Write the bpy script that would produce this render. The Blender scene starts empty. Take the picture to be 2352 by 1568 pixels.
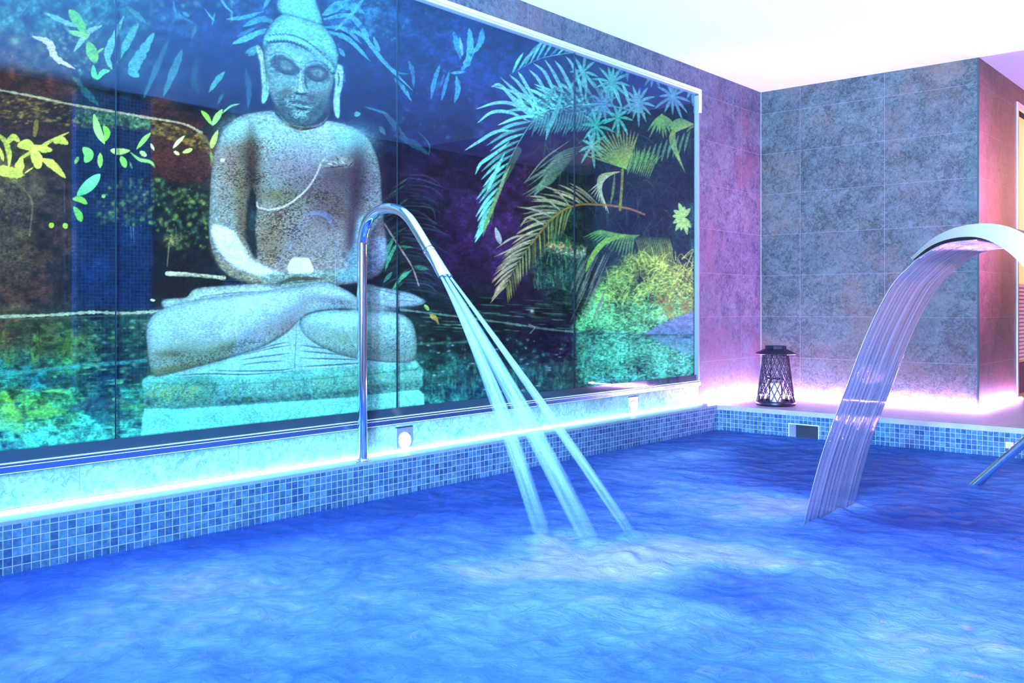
import bpy, bmesh, math, random
import numpy as np
from mathutils import Vector, Matrix

scene = bpy.context.scene
COL = scene.collection
PI = math.pi

# ---------------------------------------------------------------- camera
EYE = (3.144, 0.0, 0.655)
cam_d = bpy.data.cameras.new('camera')
cam = bpy.data.objects.new('camera', cam_d); COL.objects.link(cam)
cam.location = EYE
cam.rotation_euler = (math.radians(90), 0, math.radians(40.80))
cam_d.sensor_width = 36.0
cam_d.lens = 2146.3/2352*36.0
cam_d.shift_y = -81.07/2352
cam_d.clip_start = .02
scene.camera = cam

# ---------------------------------------------------------------- world, large lamps, exposure
vs = scene.view_settings
vs.view_transform = 'Standard'; vs.look = 'None'; vs.gamma = 1.0; vs.use_curve_mapping = False
vs.exposure = 0.0
scene.cycles.use_denoising = True
scene.cycles.max_bounces = 10; scene.cycles.diffuse_bounces = 5; scene.cycles.glossy_bounces = 5
scene.cycles.transmission_bounces = 8; scene.cycles.transparent_max_bounces = 16
scene.cycles.caustics_reflective = False; scene.cycles.caustics_refractive = False
scene.cycles.sample_clamp_indirect = 6.0

wd = bpy.data.worlds.new('world'); scene.world = wd; wd.use_nodes = True
bg = wd.node_tree.nodes['Background']; bg.inputs[0].default_value = (.30, .48, 1.0, 1); bg.inputs[1].default_value = .55

def area(name, loc, size, col, power, target=None, rot=None, spread=None):
    l = bpy.data.lights.new(name, 'AREA'); l.shape = 'RECTANGLE'; l.size, l.size_y = size
    l.color = col; l.energy = power
    if spread: l.spread = math.radians(spread)
    o = bpy.data.objects.new(name, l); COL.objects.link(o); o.location = loc
    if target is not None:
        d = Vector(target)-Vector(loc); o.rotation_euler = d.to_track_quat('-Z', 'Y').to_euler()
    elif rot: o.rotation_euler = rot
    return o

# added, unseen lights that whiten the ceiling: one over the trough, two behind camera
area('ceiling_fill_near', (3.42, .4, 1.93), (3.0, .12), (.50, .80, 1.0), 260, target=(1.6, 1.2, 2.9))
area('ceiling_fill_blue', (2.9, -1.6, 1.0), (.4, .4), (.22, .62, 1.0), 600, target=(.9, 4.2, 2.9), spread=90)
area('ceiling_fill_lilac', (3.3, -.9, .9), (.4, .4), (.46, .55, 1.0), 360, target=(2.0, 4.6, 2.9), spread=90)
# unseen violet light added to tint the left wall near the room corner
area('corner_fill', (3.35, 6.33, 1.5), (.12, .5), (.90, .22, .85), 40, target=(0, 6.1, 1.1), spread=56)
# warm lamp at the end of the passage
area('passage_lamp', (2.75, 8.9, 1.6), (.5, .7), (1.0, .34, .26), 55, target=(1.6, 6.9, 1.2))
# underwater pool lamps
area('pool_lamp_near', (2.72, .9, -.5), (.5, .3), (.08, .34, 1.0), 160, target=(.6, 3.6, -.3))
area('pool_lamp_back', (.7, -1.8, -.5), (.5, .3), (.08, .34, 1.0), 120, target=(1.2, 3., -.4))

# ---------------------------------------------------------------- helpers
def tag(o, label=None, cat=None, group=None, kind=None):
    if label: o['label'] = label
    if cat: o['category'] = cat
    if group: o['group'] = group
    if kind: o['kind'] = kind
    return o

def empty(name, loc, label, cat, group=None):
    o = bpy.data.objects.new(name, None); COL.objects.link(o); o.location = loc
    o.empty_display_size = .05
    return tag(o, label, cat, group)

class MB:
    """collects faces (world coordinates) and links them as one mesh with UVs in metres"""
    def __init__(s): s.v = []; s.f = []; s.uv = []; s.sm = []
    def face(s, pts, uv=None, smooth=False):
        b = len(s.v); s.v += [tuple(p) for p in pts]; s.f.append(tuple(range(b, b+len(pts)))); s.sm.append(smooth)
        if uv is None:
            p = [Vector(q) for q in pts]; n = (p[1]-p[0]).cross(p[2]-p[0]); a = [abs(c) for c in n]
            k = a.index(max(a)); uv = [((q[1], q[2]) if k == 0 else (q[0], q[2]) if k == 1 else (q[0], q[1])) for q in pts]
        s.uv += uv
    def box(s, x0, y0, z0, x1, y1, z1):
        A = [(x0,y0,z0),(x1,y0,z0),(x1,y1,z0),(x0,y1,z0),(x0,y0,z1),(x1,y0,z1),(x1,y1,z1),(x0,y1,z1)]
        for q in ((0,3,2,1),(4,5,6,7),(0,1,5,4),(1,2,6,5),(2,3,7,6),(3,0,4,7)): s.face([A[i] for i in q])
        return s
    def grid(s, P, UV=None, closed_u=False, closed_v=False, smooth=True):
        """P[i][j] points"""
        n, m = len(P), len(P[0]); b = len(s.v)
        for row in P: s.v += [tuple(p) for p in row]
        for i in range(n if closed_u else n-1):
            for j in range(m if closed_v else m-1):
                i2 = (i+1) % n; j2 = (j+1) % m
                s.f.append((b+i*m+j, b+i2*m+j, b+i2*m+j2, b+i*m+j2)); s.sm.append(smooth)
                if UV: s.uv += [UV[i][j], UV[i2][j], UV[i2][j2], UV[i][j2]]
                else: s.uv += [(i*.02, j*.02), ((i+1)*.02, j*.02), ((i+1)*.02, (j+1)*.02), (i*.02, (j+1)*.02)]
        return s
    def cap(s, pts): s.face(pts)
    def tube(s, path, r, n=16, caps=True, squash=None):
        """path of points; r number or list; squash: list of (ra, rb) cross sections with side axis"""
        path = [Vector(p) for p in path]; N = len(path)
        R = r if isinstance(r, (list, tuple)) else [r]*N
        T = [(path[min(i+1, N-1)]-path[max(i-1, 0)]).normalized() for i in range(N)]
        up = Vector((0, 1, 0)) if abs(T[0].y) < .9 else Vector((0, 0, 1))
        u = (up-T[0]*up.dot(T[0])).normalized(); rows = []; L = 0; UV = []
        for i in range(N):
            u = (u-T[i]*u.dot(T[i])).normalized(); w = T[i].cross(u)
            ra, rb = R[i] if isinstance(R[i], tuple) else (R[i], R[i])
            if i: L += (path[i]-path[i-1]).length
            rows.append([path[i]+u*ra*math.cos(2*PI*k/n)+w*rb*math.sin(2*PI*k/n) for k in range(n)])
            UV.append([(k/n, L) for k in range(n)])
        s.grid(rows, UV, closed_v=True)
        if caps: s.face(list(reversed(rows[0]))); s.face(rows[-1])
        return s
    def lathe(s, c, prof, n=32, smooth=True):
        """prof: list of (r, z) about the vertical through c"""
        rows = [[(c[0]+r*math.cos(2*PI*k/n), c[1]+r*math.sin(2*PI*k/n), c[2]+z) for k in range(n)] for r, z in prof]
        s.grid(rows, None, closed_v=True, smooth=smooth)
        if prof[0][0] > 1e-4: s.face(list(reversed(rows[0])))
        if prof[-1][0] > 1e-4: s.face(rows[-1])
        return s
    def build(s, name, mat, parent=None, origin=None, bevel=0):
        me = bpy.data.meshes.new(name)
        o3 = Vector(origin) if origin is not None else (Vector(parent.location) if parent is not None else Vector((0, 0, 0)))
        me.from_pydata([tuple(Vector(v)-o3) for v in s.v], [], s.f)
        uvl = me.uv_layers.new(name='UVMap'); uvl.data.foreach_set('uv', np.array(s.uv, np.float32).ravel())
        me.polygons.foreach_set('use_smooth', s.sm)
        me.materials.append(mat); me.update()
        o = bpy.data.objects.new(name, me); COL.objects.link(o)
        if parent is not None: o.parent = parent
        if parent is None and origin is not None: o.location = o3
        if bevel:
            b = o.modifiers.new('bevel', 'BEVEL'); b.width = bevel; b.segments = 2; b.limit_method = 'ANGLE'
        return o

def struct(name, mb, mat, **k):
    return tag(mb.build(name, mat, **k), kind='structure')

# ---------------------------------------------------------------- materials
def mat(name):
    m = bpy.data.materials.new(name); m.use_nodes = True; nt = m.node_tree; nt.nodes.clear()
    out = nt.nodes.new('ShaderNodeOutputMaterial'); return m, nt, out
def N(nt, typ, **k):
    n = nt.nodes.new(typ)
    for a, b in k.items():
        if a.startswith('i_'):
            key = a[2:]; key = int(key) if key.isdigit() else key.replace('_', ' ')
            n.inputs[key].default_value = b
        else: setattr(n, a, b)
    return n
def L(nt, a, b): nt.links.new(a, b)
def ramp(nt, fac, stops):
    r = N(nt, 'ShaderNodeValToRGB'); L(nt, fac, r.inputs[0]); e = r.color_ramp.elements
    while len(e) < len(stops): e.new(.5)
    for k, (p, c) in enumerate(stops): e[k].position = p; e[k].color = (*c, 1) if len(c) == 3 else c
    return r.outputs[0]
def mixc(nt, fac, a, b, mode='MIX'):
    m = N(nt, 'ShaderNodeMix', data_type='RGBA', blend_type=mode)
    for s, v in ((m.inputs[0], fac), (m.inputs[6], a), (m.inputs[7], b)):
        if hasattr(v, 'is_output'): L(nt, v, s)
        else: s.default_value = v if isinstance(v, (int, float)) else (*v, 1)
    return m.outputs[2]
def math_(nt, op, a, b=None, clamp=False):
    m = N(nt, 'ShaderNodeMath', operation=op, use_clamp=clamp)
    for s, v in ((m.inputs[0], a), (m.inputs[1], b)):
        if v is None: continue
        if hasattr(v, 'is_output'): L(nt, v, s)
        else: s.default_value = v
    return m.outputs[0]
def bump(nt, h, strength, dist, nrm=None):
    b = N(nt, 'ShaderNodeBump'); b.inputs['Strength'].default_value = strength; b.inputs['Distance'].default_value = dist
    L(nt, h, b.inputs['Height'])
    if nrm is not None: L(nt, nrm, b.inputs['Normal'])
    return b.outputs[0]

def stone(name, dark, light, rust, u0, v0, tw=.6, th=.3, grout=(.15, .12, .17), bumpk=1.0, rough=.5):
    m, nt, out = mat(name); p = N(nt, 'ShaderNodeBsdfPrincipled'); L(nt, p.outputs[0], out.inputs[0])
    tc = N(nt, 'ShaderNodeTexCoord'); mp = N(nt, 'ShaderNodeMapping'); mp.inputs['Location'].default_value = (-u0, -v0, 0)
    L(nt, tc.outputs['UV'], mp.inputs[0])
    br = N(nt, 'ShaderNodeTexBrick', offset=0.0, squash=1.0); L(nt, mp.outputs[0], br.inputs[0])
    br.inputs['Scale'].default_value = 1; br.inputs['Brick Width'].default_value = tw; br.inputs['Row Height'].default_value = th
    br.inputs['Mortar Size'].default_value = .0013; br.inputs['Mortar Smooth'].default_value = .3
    br.inputs['Color1'].default_value = (.86, .90, .95, 1); br.inputs['Color2'].default_value = (1.12, 1.05, 1.0, 1)
    g = tc.outputs['Object']
    n1 = N(nt, 'ShaderNodeTexNoise', i_Scale=5.0, i_Detail=9.0, i_Roughness=.68, i_Distortion=.6); L(nt, g, n1.inputs[0])
    n2 = N(nt, 'ShaderNodeTexNoise', i_Scale=34.0, i_Detail=8.0, i_Roughness=.8, i_Distortion=1.2); L(nt, g, n2.inputs[0])
    n3 = N(nt, 'ShaderNodeTexNoise', i_Scale=1.7, i_Detail=4.0, i_Roughness=.6); L(nt, g, n3.inputs[0])
    s = math_(nt, 'ADD', math_(nt, 'MULTIPLY', n1.outputs[0], .35), math_(nt, 'MULTIPLY', n2.outputs[0], .65))
    c = ramp(nt, s, [(.43, dark), (.50, tuple((a+b)/2 for a, b in zip(dark, light))), (.585, light)])
    rf = ramp(nt, math_(nt, 'ADD', n3.outputs[0], math_(nt, 'MULTIPLY', n2.outputs[0], .25)), [(.62, (0, 0, 0)), (.80, (1, 1, 1))])
    c = mixc(nt, math_(nt, 'MULTIPLY', rf, .65), c, rust)
    c = mixc(nt, 1.0, c, br.outputs['Color'], 'MULTIPLY')
    c = mixc(nt, br.outputs['Fac'], c, grout)
    L(nt, c, p.inputs['Base Color']); p.inputs['Roughness'].default_value = rough
    b1 = bump(nt, n1.outputs[0], .55*bumpk, .012); b2 = bump(nt, n2.outputs[0], .7*bumpk, .005, b1)
    b3 = bump(nt, math_(nt, 'SUBTRACT', 1.0, br.outputs['Fac']), .5, .002, b2)
    L(nt, b3, p.inputs['Normal'])
    return m

def mosaic(name, c1, c2, grout, u0=0., v0=0., pitch=.0277):
    m, nt, out = mat(name); p = N(nt, 'ShaderNodeBsdfPrincipled'); L(nt, p.outputs[0], out.inputs[0])
    tc = N(nt, 'ShaderNodeTexCoord'); mp = N(nt, 'ShaderNodeMapping'); mp.inputs['Location'].default_value = (-u0, -v0, 0)
    L(nt, tc.outputs['UV'], mp.inputs[0])
    br = N(nt, 'ShaderNodeTexBrick', offset=0.0, squash=1.0); L(nt, mp.outputs[0], br.inputs[0])
    br.inputs['Scale'].default_value = 1; br.inputs['Brick Width'].default_value = pitch; br.inputs['Row Height'].default_value = pitch
    br.inputs['Mortar Size'].default_value = .0012; br.inputs['Mortar Smooth'].default_value = .15; br.inputs['Bias'].default_value = 0
    br.inputs['Color1'].default_value = (*c1, 1); br.inputs['Color2'].default_value = (*c2, 1); br.inputs['Mortar'].default_value = (*grout, 1)
    n = N(nt, 'ShaderNodeTexNoise', i_Scale=60.0, i_Detail=3.0, i_Roughness=.6); L(nt, tc.outputs['Object'], n.inputs[0])
    c = mixc(nt, .6, br.outputs['Color'], mixc(nt, 1.0, br.outputs['Color'], ramp(nt, n.outputs[0], [(.35, (.5, .5, .5)), (.65, (1.5, 1.5, 1.5))]), 'MULTIPLY'))
    c = mixc(nt, br.outputs['Fac'], c, grout)
    L(nt, c, p.inputs['Base Color']); p.inputs['Roughness'].default_value = .22
    L(nt, bump(nt, math_(nt, 'SUBTRACT', 1.0, br.outputs['Fac']), .5, .0015), p.inputs['Normal'])
    return m

def plain(name, col, rough=.5, metal=0., spec=.5, noise=0., nscale=30., emit=None, es=0.):
    m, nt, out = mat(name); p = N(nt, 'ShaderNodeBsdfPrincipled'); L(nt, p.outputs[0], out.inputs[0])
    p.inputs['Base Color'].default_value = (*col, 1); p.inputs['Roughness'].default_value = rough; p.inputs['Metallic'].default_value = metal
    p.inputs['Specular IOR Level'].default_value = spec
    if noise:
        tc = N(nt, 'ShaderNodeTexCoord'); n = N(nt, 'ShaderNodeTexNoise', i_Scale=nscale, i_Detail=4.0); L(nt, tc.outputs['Object'], n.inputs[0])
        L(nt, mixc(nt, n.outputs[0], tuple(c*(1-noise) for c in col), tuple(min(1, c*(1+noise)) for c in col)), p.inputs['Base Color'])
        L(nt, bump(nt, n.outputs[0], .15, .002), p.inputs['Normal'])
    if emit: p.inputs['Emission Color'].default_value = (*emit, 1); p.inputs['Emission Strength'].default_value = es
    return m

def pane_mat(name, ior=1.7, tint=(1, 1, 1), rough=.004, gloss=(1, 1, 1)):
    m, nt, out = mat(name)
    t = N(nt, 'ShaderNodeBsdfTransparent'); t.inputs[0].default_value = (*tint, 1)
    g = N(nt, 'ShaderNodeBsdfGlossy'); g.inputs['Roughness'].default_value = rough; g.inputs[0].default_value = (*gloss, 1)
    f = N(nt, 'ShaderNodeFresnel'); f.inputs[0].default_value = ior
    ge = N(nt, 'ShaderNodeNewGeometry'); fk = math_(nt, 'MULTIPLY', f.outputs[0], math_(nt, 'SUBTRACT', 1.0, ge.outputs['Backfacing']))
    mx = N(nt, 'ShaderNodeMixShader'); L(nt, fk, mx.inputs[0]); L(nt, t.outputs[0], mx.inputs[1]); L(nt, g.outputs[0], mx.inputs[2]); L(nt, mx.outputs[0], out.inputs[0])
    return m

M = {}
M['slate_left'] = stone('slate_wall_tile_left', (.016, .026, .045), (.085, .105, .13), (.10, .045, .065), 6.17, -.02, bumpk=.7)
M['slate_back'] = stone('slate_wall_tile_back', (.003, .006, .009), (.064, .074, .080), (.10, .045, .035), .306, -.02)
M['slate_side'] = stone('slate_wall_tile_side', (.03, .02, .025), (.12, .07, .075), (.13, .04, .03), 6.477, -.02, tw=1.2, bumpk=.7)
M['slate_band'] = stone('slate_skirting', (.14, .30, .29), (.42, .62, .60), (.46, .60, .54), 1.424, -.174, tw=.608, th=.3, grout=(.22, .30, .32))
M['mosaic'] = mosaic('pool_mosaic', (.02, .055, .14), (.06, .14, .24), (.36, .34, .50))
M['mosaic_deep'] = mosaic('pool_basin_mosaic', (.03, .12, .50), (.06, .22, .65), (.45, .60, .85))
M['deck'] = plain('deck_stone', (.30, .25, .30), .35, noise=.3, nscale=14)
M['coping'] = plain('coping_stone', (.16, .20, .22), .4, noise=.2, nscale=40)
M['ceiling'] = plain('ceiling_paint', (.86, .88, .90), .8, noise=.02, nscale=3)
M['ceiling_shaded'] = plain('passage_ceiling_shade', (.62, .50, .74), .8, noise=.02, nscale=3)  # lavender shade of the passage ceiling is put into this colour
M['steel'] = plain('polished_steel', (.80, .82, .85), .07, 1.0)
M['brushed'] = plain('brushed_steel', (.27, .20, .165), .26, 1., noise=.08, nscale=6)
M['alu'] = plain('satin_aluminium', (.74, .78, .82), .28, .85)
M['alu_white'] = plain('white_frame_paint', (.80, .84, .88), .3)
M['black'] = plain('black_trim', (.012, .012, .02), .4)
M['lantern'] = plain('dark_lantern_metal', (.018, .016, .032), .38, .6)
M['wax'] = plain('cream_wax', (.80, .66, .50), .5)
M['lilac_plastic'] = plain('pale_plastic', (.50, .52, .80), .35)
M['wood'] = plain('warm_wood', (.62, .34, .14), .5, noise=.3, nscale=9)
M['glass'] = pane_mat('clear_glass', 1.45)
M['pane'] = pane_mat('mural_glass', 1.85, (.97, 1., .99), gloss=(.24, .52, 1.0))
M['led_cyan'] = plain('cyan_led', (1, 1, 1), .5, emit=(.22, .85, 1.0), es=16.)
M['led_violet'] = plain('violet_led', (1, 1, 1), .5, emit=(.72, .40, 1.0), es=520.)
M['lens'] = plain('lit_lens', (1, 1, 1), .3, emit=(.95, .97, 1.0), es=1.6)
M['trough'] = plain('fill_trough_dark', (.06, .05, .06), .5)
M['warm_glow'] = plain('lit_cabin_panel', (.9, .6, .3), .5, emit=(1.0, .55, .14), es=.55)
# ---------------------------------------------------------------- the printed picture (painted in numpy)
# The sheet is painted in image pixels of the camera view; sheet_point() below tells where a spot of the wall falls on it.
PX0, PY0, PW, PH = -260, -420, 1880, 1500
_rng = np.random.RandomState(11)

def up(g, h, w):
    gh, gw = g.shape[:2]
    y = np.linspace(0, gh-1.001, h); x = np.linspace(0, gw-1.001, w)
    yi = y.astype(int); xi = x.astype(int)
    fy = (y-yi).astype(np.float32); fx = (x-xi).astype(np.float32)
    fy = fy*fy*(3-2*fy); fx = fx*fx*(3-2*fx)
    a = g[yi]; b = g[np.minimum(yi+1, gh-1)]
    if g.ndim == 3: fy = fy[:, None, None]; fx = fx[None, :, None]
    else: fy = fy[:, None]; fx = fx[None, :]
    r = a*(1-fy)+b*fy
    return r[:, xi]*(1-fx)+r[:, np.minimum(xi+1, gw-1)]*fx

def fnoise(h, w, sy, sx, octv=4, seed=1, gain=.55):
    r = np.random.RandomState(seed); out = np.zeros((h, w), np.float32); amp = 1; tot = 0
    for o in range(octv):
        g = r.rand(max(2, int(h/sy)+2), max(2, int(w/sx)+2)).astype(np.float32)
        out += amp*up(g, h, w); tot += amp; amp *= gain; sy = max(sy/2, 1); sx = max(sx/2, 1)
    return out/tot

def blur(m, r):
    r = int(max(1, r))
    for ax in (0, 1):
        for _ in range(2):
            p = np.pad(m, [(r+1, r) if a == ax else (0, 0) for a in (0, 1)], mode='edge')
            c = np.cumsum(p, axis=ax, dtype=np.float64)
            n = m.shape[ax]
            m = ((np.take(c, range(2*r+1, 2*r+1+n), ax)-np.take(c, range(0, n), ax))/(2*r+1)).astype(np.float32)
    return m

def spline(pts, closed=False, n=8):
    p = np.array(pts, float)
    if len(p) < 3 and not closed: return np.stack([np.linspace(p[0, i], p[-1, i], n) for i in (0, 1)], 1)
    if closed: q = np.vstack([p[-1], p, p[0], p[1]])
    else: q = np.vstack([2*p[0]-p[1], p, 2*p[-1]-p[-2]])
    out = []
    for i in range(1, len(q)-2):
        a, b, c, d = q[i-1], q[i], q[i+1], q[i+2]
        for k in range(n):
            t = k/n
            out.append(.5*((2*b)+(c-a)*t+(2*a-5*b+4*c-d)*t*t+(3*b-a-3*c+d)*t**3))
    if not closed: out.append(q[-2])
    return np.array(out)

def hexc(c): return np.array(c, np.float32)/255.

class Sheet:
    def __init__(s):
        s.c = np.zeros((PH, PW, 3), np.float32)
        s.grain = fnoise(PH, PW, 3, 5, 3, 5)-.5
        s.fine = fnoise(PH, PW, 1.4, 3.2, 2, 8)
        s.blotch = fnoise(PH, PW, 40, 50, 4, 6)-.5
    def box(s, x0, y0, x1, y1):
        return (int(max(0, x0-PX0)), int(max(0, y0-PY0)), int(min(PW, x1-PX0)), int(min(PH, y1-PY0)))
    def fillmask(s, pts, soft=1, smooth=True, pad=4):
        P = spline(pts, True) if smooth else np.array(pts, float)
        x0, y0, x1, y1 = s.box(P[:, 0].min()-pad, P[:, 1].min()-pad, P[:, 0].max()+pad, P[:, 1].max()+pad)
        if x1 <= x0 or y1 <= y0: return None
        yy, xx = np.mgrid[y0:y1, x0:x1].astype(np.float32); xx += PX0; yy += PY0
        ins = np.zeros(xx.shape, bool); n = len(P)
        ys = yy[:, 0]; xs = xx[0]
        for i in range(n):
            ax, ay = P[i]; bx, by = P[(i+1) % n]
            if ay == by: continue
            rows = np.nonzero((ys >= min(ay, by)) & (ys < max(ay, by)))[0]
            if len(rows) == 0: continue
            xc = ax+(ys[rows]-ay)*(bx-ax)/(by-ay)
            ins[rows] ^= xs[None, :] > xc[:, None]
        m = ins.astype(np.float32)
        if soft: m = blur(m, soft)
        return (x0, y0, x1, y1), m, xx, yy
    def put(s, b, m, col, a=1.):
        x0, y0, x1, y1 = b
        m = (m*a)[..., None]
        s.c[y0:y1, x0:x1] = s.c[y0:y1, x0:x1]*(1-m)+col*m
    def poly(s, pts, col, col2=None, soft=1, a=1., grain=.10, blotch=.10, rim=0, smooth=True, ang=90):
        r = s.fillmask(pts, soft, smooth, 4+soft*2)
        if r is None: return
        b, m, xx, yy = r
        x0, y0, x1, y1 = b
        c = np.broadcast_to(hexc(col), m.shape+(3,)).copy()
        if col2 is not None:
            an = math.radians(ang); t = xx*math.cos(an)+yy*math.sin(an)
            ins = m > .5
            if ins.any():
                t = np.clip((t-t[ins].min())/max(1e-3, np.ptp(t[ins])), 0, 1)[..., None]
                c = c*(1-t)+hexc(col2)*t
        if rim:
            e = np.clip(blur(m, rim)*2-1, 0, 1)**.6
            c *= (.55+.45*e)[..., None]
        c *= (1+grain*4*s.grain[y0:y1, x0:x1]+blotch*3*s.blotch[y0:y1, x0:x1])[..., None]
        s.put(b, m, np.clip(c, 0, 1), a)
    def soft(s, x, y, rx, ry, col, a=.6, rot=0, mott=0., pw=1.):
        R = max(rx, ry)*2.2
        x0, y0, x1, y1 = s.box(x-R, y-R, x+R, y+R)
        if x1 <= x0 or y1 <= y0: return
        yy, xx = np.mgrid[y0:y1, x0:x1].astype(np.float32); dx = xx+PX0-x; dy = yy+PY0-y
        ca, sa = math.cos(math.radians(rot)), math.sin(math.radians(rot))
        u = (dx*ca+dy*sa)/rx; v = (-dx*sa+dy*ca)/ry
        m = np.exp(-(u*u+v*v)**pw)
        if mott: m = np.clip(m*(1+mott*8*s.grain[y0:y1, x0:x1]), 0, 1)
        s.put((x0, y0, x1, y1), m, hexc(col), a)
    def mott(s, x, y, rx, ry, a=.6, tint=(.55, .45, .35), rot=0):
        R = max(rx, ry)*2
        x0, y0, x1, y1 = s.box(x-R, y-R, x+R, y+R)
        yy, xx = np.mgrid[y0:y1, x0:x1].astype(np.float32); dx = xx+PX0-x; dy = yy+PY0-y
        ca, sa = math.cos(math.radians(rot)), math.sin(math.radians(rot))
        w = np.exp(-(((dx*ca+dy*sa)/rx)**2+((-dx*sa+dy*ca)/ry)**2)**1.5)
        k = (np.clip((s.fine[y0:y1, x0:x1]-.52+.5*s.blotch[y0:y1, x0:x1])*6, 0, 1)*w*a)[..., None]
        s.c[y0:y1, x0:x1] *= 1-k*(1-np.array(tint, np.float32))
    def stroke(s, pts, w, col, prof='leaf', a=1., col2=None, edge=1.2, n=6, rough=0):
        P = spline(pts, False, n) if len(pts) > 2 else np.array([np.array(pts[0])+(np.array(pts[1])-np.array(pts[0]))*k/4 for k in range(5)], float)
        N = len(P)-1; T = np.linspace(0, 1, N+1)
        if prof == 'leaf': W = w*np.sin(np.pi*np.clip(T*.94+.04, 0, 1))**.75
        elif prof == 'taper': W = w*(1-T*.88)
        elif prof == 'grow': W = w*(.12+T*.88)
        else: W = np.full(N+1, w)
        if rough: W = W*(1+rough*(_rng.rand(N+1)-.5))
        W = W/2
        m = None
        pad = w/2+2
        x0, y0, x1, y1 = s.box(P[:, 0].min()-pad, P[:, 1].min()-pad, P[:, 0].max()+pad, P[:, 1].max()+pad)
        if x1 <= x0+1 or y1 <= y0+1: return
        yy, xx = np.mgrid[y0:y1, x0:x1].astype(np.float32); xx += PX0; yy += PY0
        m = np.zeros(xx.shape, np.float32)
        for i in range(N):
            ax, ay = P[i]; bx, by = P[i+1]; dx, dy = bx-ax, by-ay; L = dx*dx+dy*dy+1e-6
            t = np.clip(((xx-ax)*dx+(yy-ay)*dy)/L, 0, 1)
            d = np.hypot(xx-ax-t*dx, yy-ay-t*dy)
            m = np.maximum(m, np.clip((W[i]*(1-t)+W[i+1]*t-d)/edge+.5, 0, 1))
        c = hexc(col)
        if col2 is not None:
            d = P[-1]-P[0]; L = (d**2).sum()+1e-6
            t = np.clip(((xx-P[0, 0])*d[0]+(yy-P[0, 1])*d[1])/L, 0, 1)[..., None]
            c = hexc(col)*(1-t)+hexc(col2)*t
        c = c*(1+.45*s.grain[y0:y1, x0:x1]+.3*s.blotch[y0:y1, x0:x1])[..., None]
        s.put((x0, y0, x1, y1), m, np.clip(c, 0, 1), a)
    def speck(s, pts, n, cols, r=(1, 3), a=.8, seed=0, asp=1.):
        r_ = np.random.RandomState(seed)
        P = np.array(pts, float); xa, ya = P.min(0); xb, yb = P.max(0)
        k = 0; tries = 0
        while k < n and tries < n*8:
            tries += 1
            x, y = r_.uniform(xa, xb), r_.uniform(ya, yb)
            ins = False
            for i in range(len(P)):
                ax, ay = P[i]; bx, by = P[(i+1) % len(P)]
                if (ay > y) != (by > y) and x < ax+(y-ay)*(bx-ax)/(by-ay): ins = not ins
            if not ins: continue
            k += 1
            q = r_.uniform(*r); c = cols[r_.randint(len(cols))]
            s.soft(x, y, q*asp, q, c, a*r_.uniform(.5, 1), r_.uniform(-20, 20) if asp != 1 else 0)
    def frond(s, spine, n, ln, a0, a1, w, col, col2=None, droop=.25, side=(1, -1), t0=.05, al=.95, jit=.12):
        """leaflets along a rachis; a0/a1: angle from the rachis direction at base and tip"""
        P = spline(spine, False, 10); N = len(P)-1
        for k in range(n):
            t = t0+(1-t0)*k/max(1, n-1); i = min(N-1, int(t*N)); p = P[i]; d = P[i+1]-P[i]; d = d/(np.linalg.norm(d)+1e-6)
            for sd in side:
                an = math.radians(a0+(a1-a0)*t)*sd*(1+jit*(_rng.rand()-.5))
                e = np.array([d[0]*math.cos(an)-d[1]*math.sin(an), d[0]*math.sin(an)+d[1]*math.cos(an)])
                L = ln*(.55+.45*math.sin(math.pi*min(1, t*.8+.15)))*(1+jit*2*(_rng.rand()-.5))
                q1 = p+e*L*.5; q2 = p+e*L+np.array([0, droop*L])
                q1 = q1+np.array([0, -droop*L*.12])
                f = .75+.45*_rng.rand()
                s.stroke([p, q1, q2], w, np.clip(np.array(col)*f, 0, 255), 'leaf', al, None if col2 is None else np.clip(np.array(col2)*f, 0, 255), 1.3, 4)
        s.stroke(spine, max(2, w*.55), col, 'taper', al)
    def burst(s, x, y, r, n, w, col, a0=0, a1=360, al=.95, sq=1.):
        for k in range(n):
            an = math.radians(a0+(a1-a0)*(k+.3*_rng.rand())/n); R = r*(.75+.4*_rng.rand())
            s.stroke([(x, y), (x+R*.5*math.cos(an)*sq, y+R*.5*math.sin(an)), (x+R*math.cos(an)*sq, y+R*math.sin(an)+R*.1)], w, col, 'leaf', al, n=4)

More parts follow.
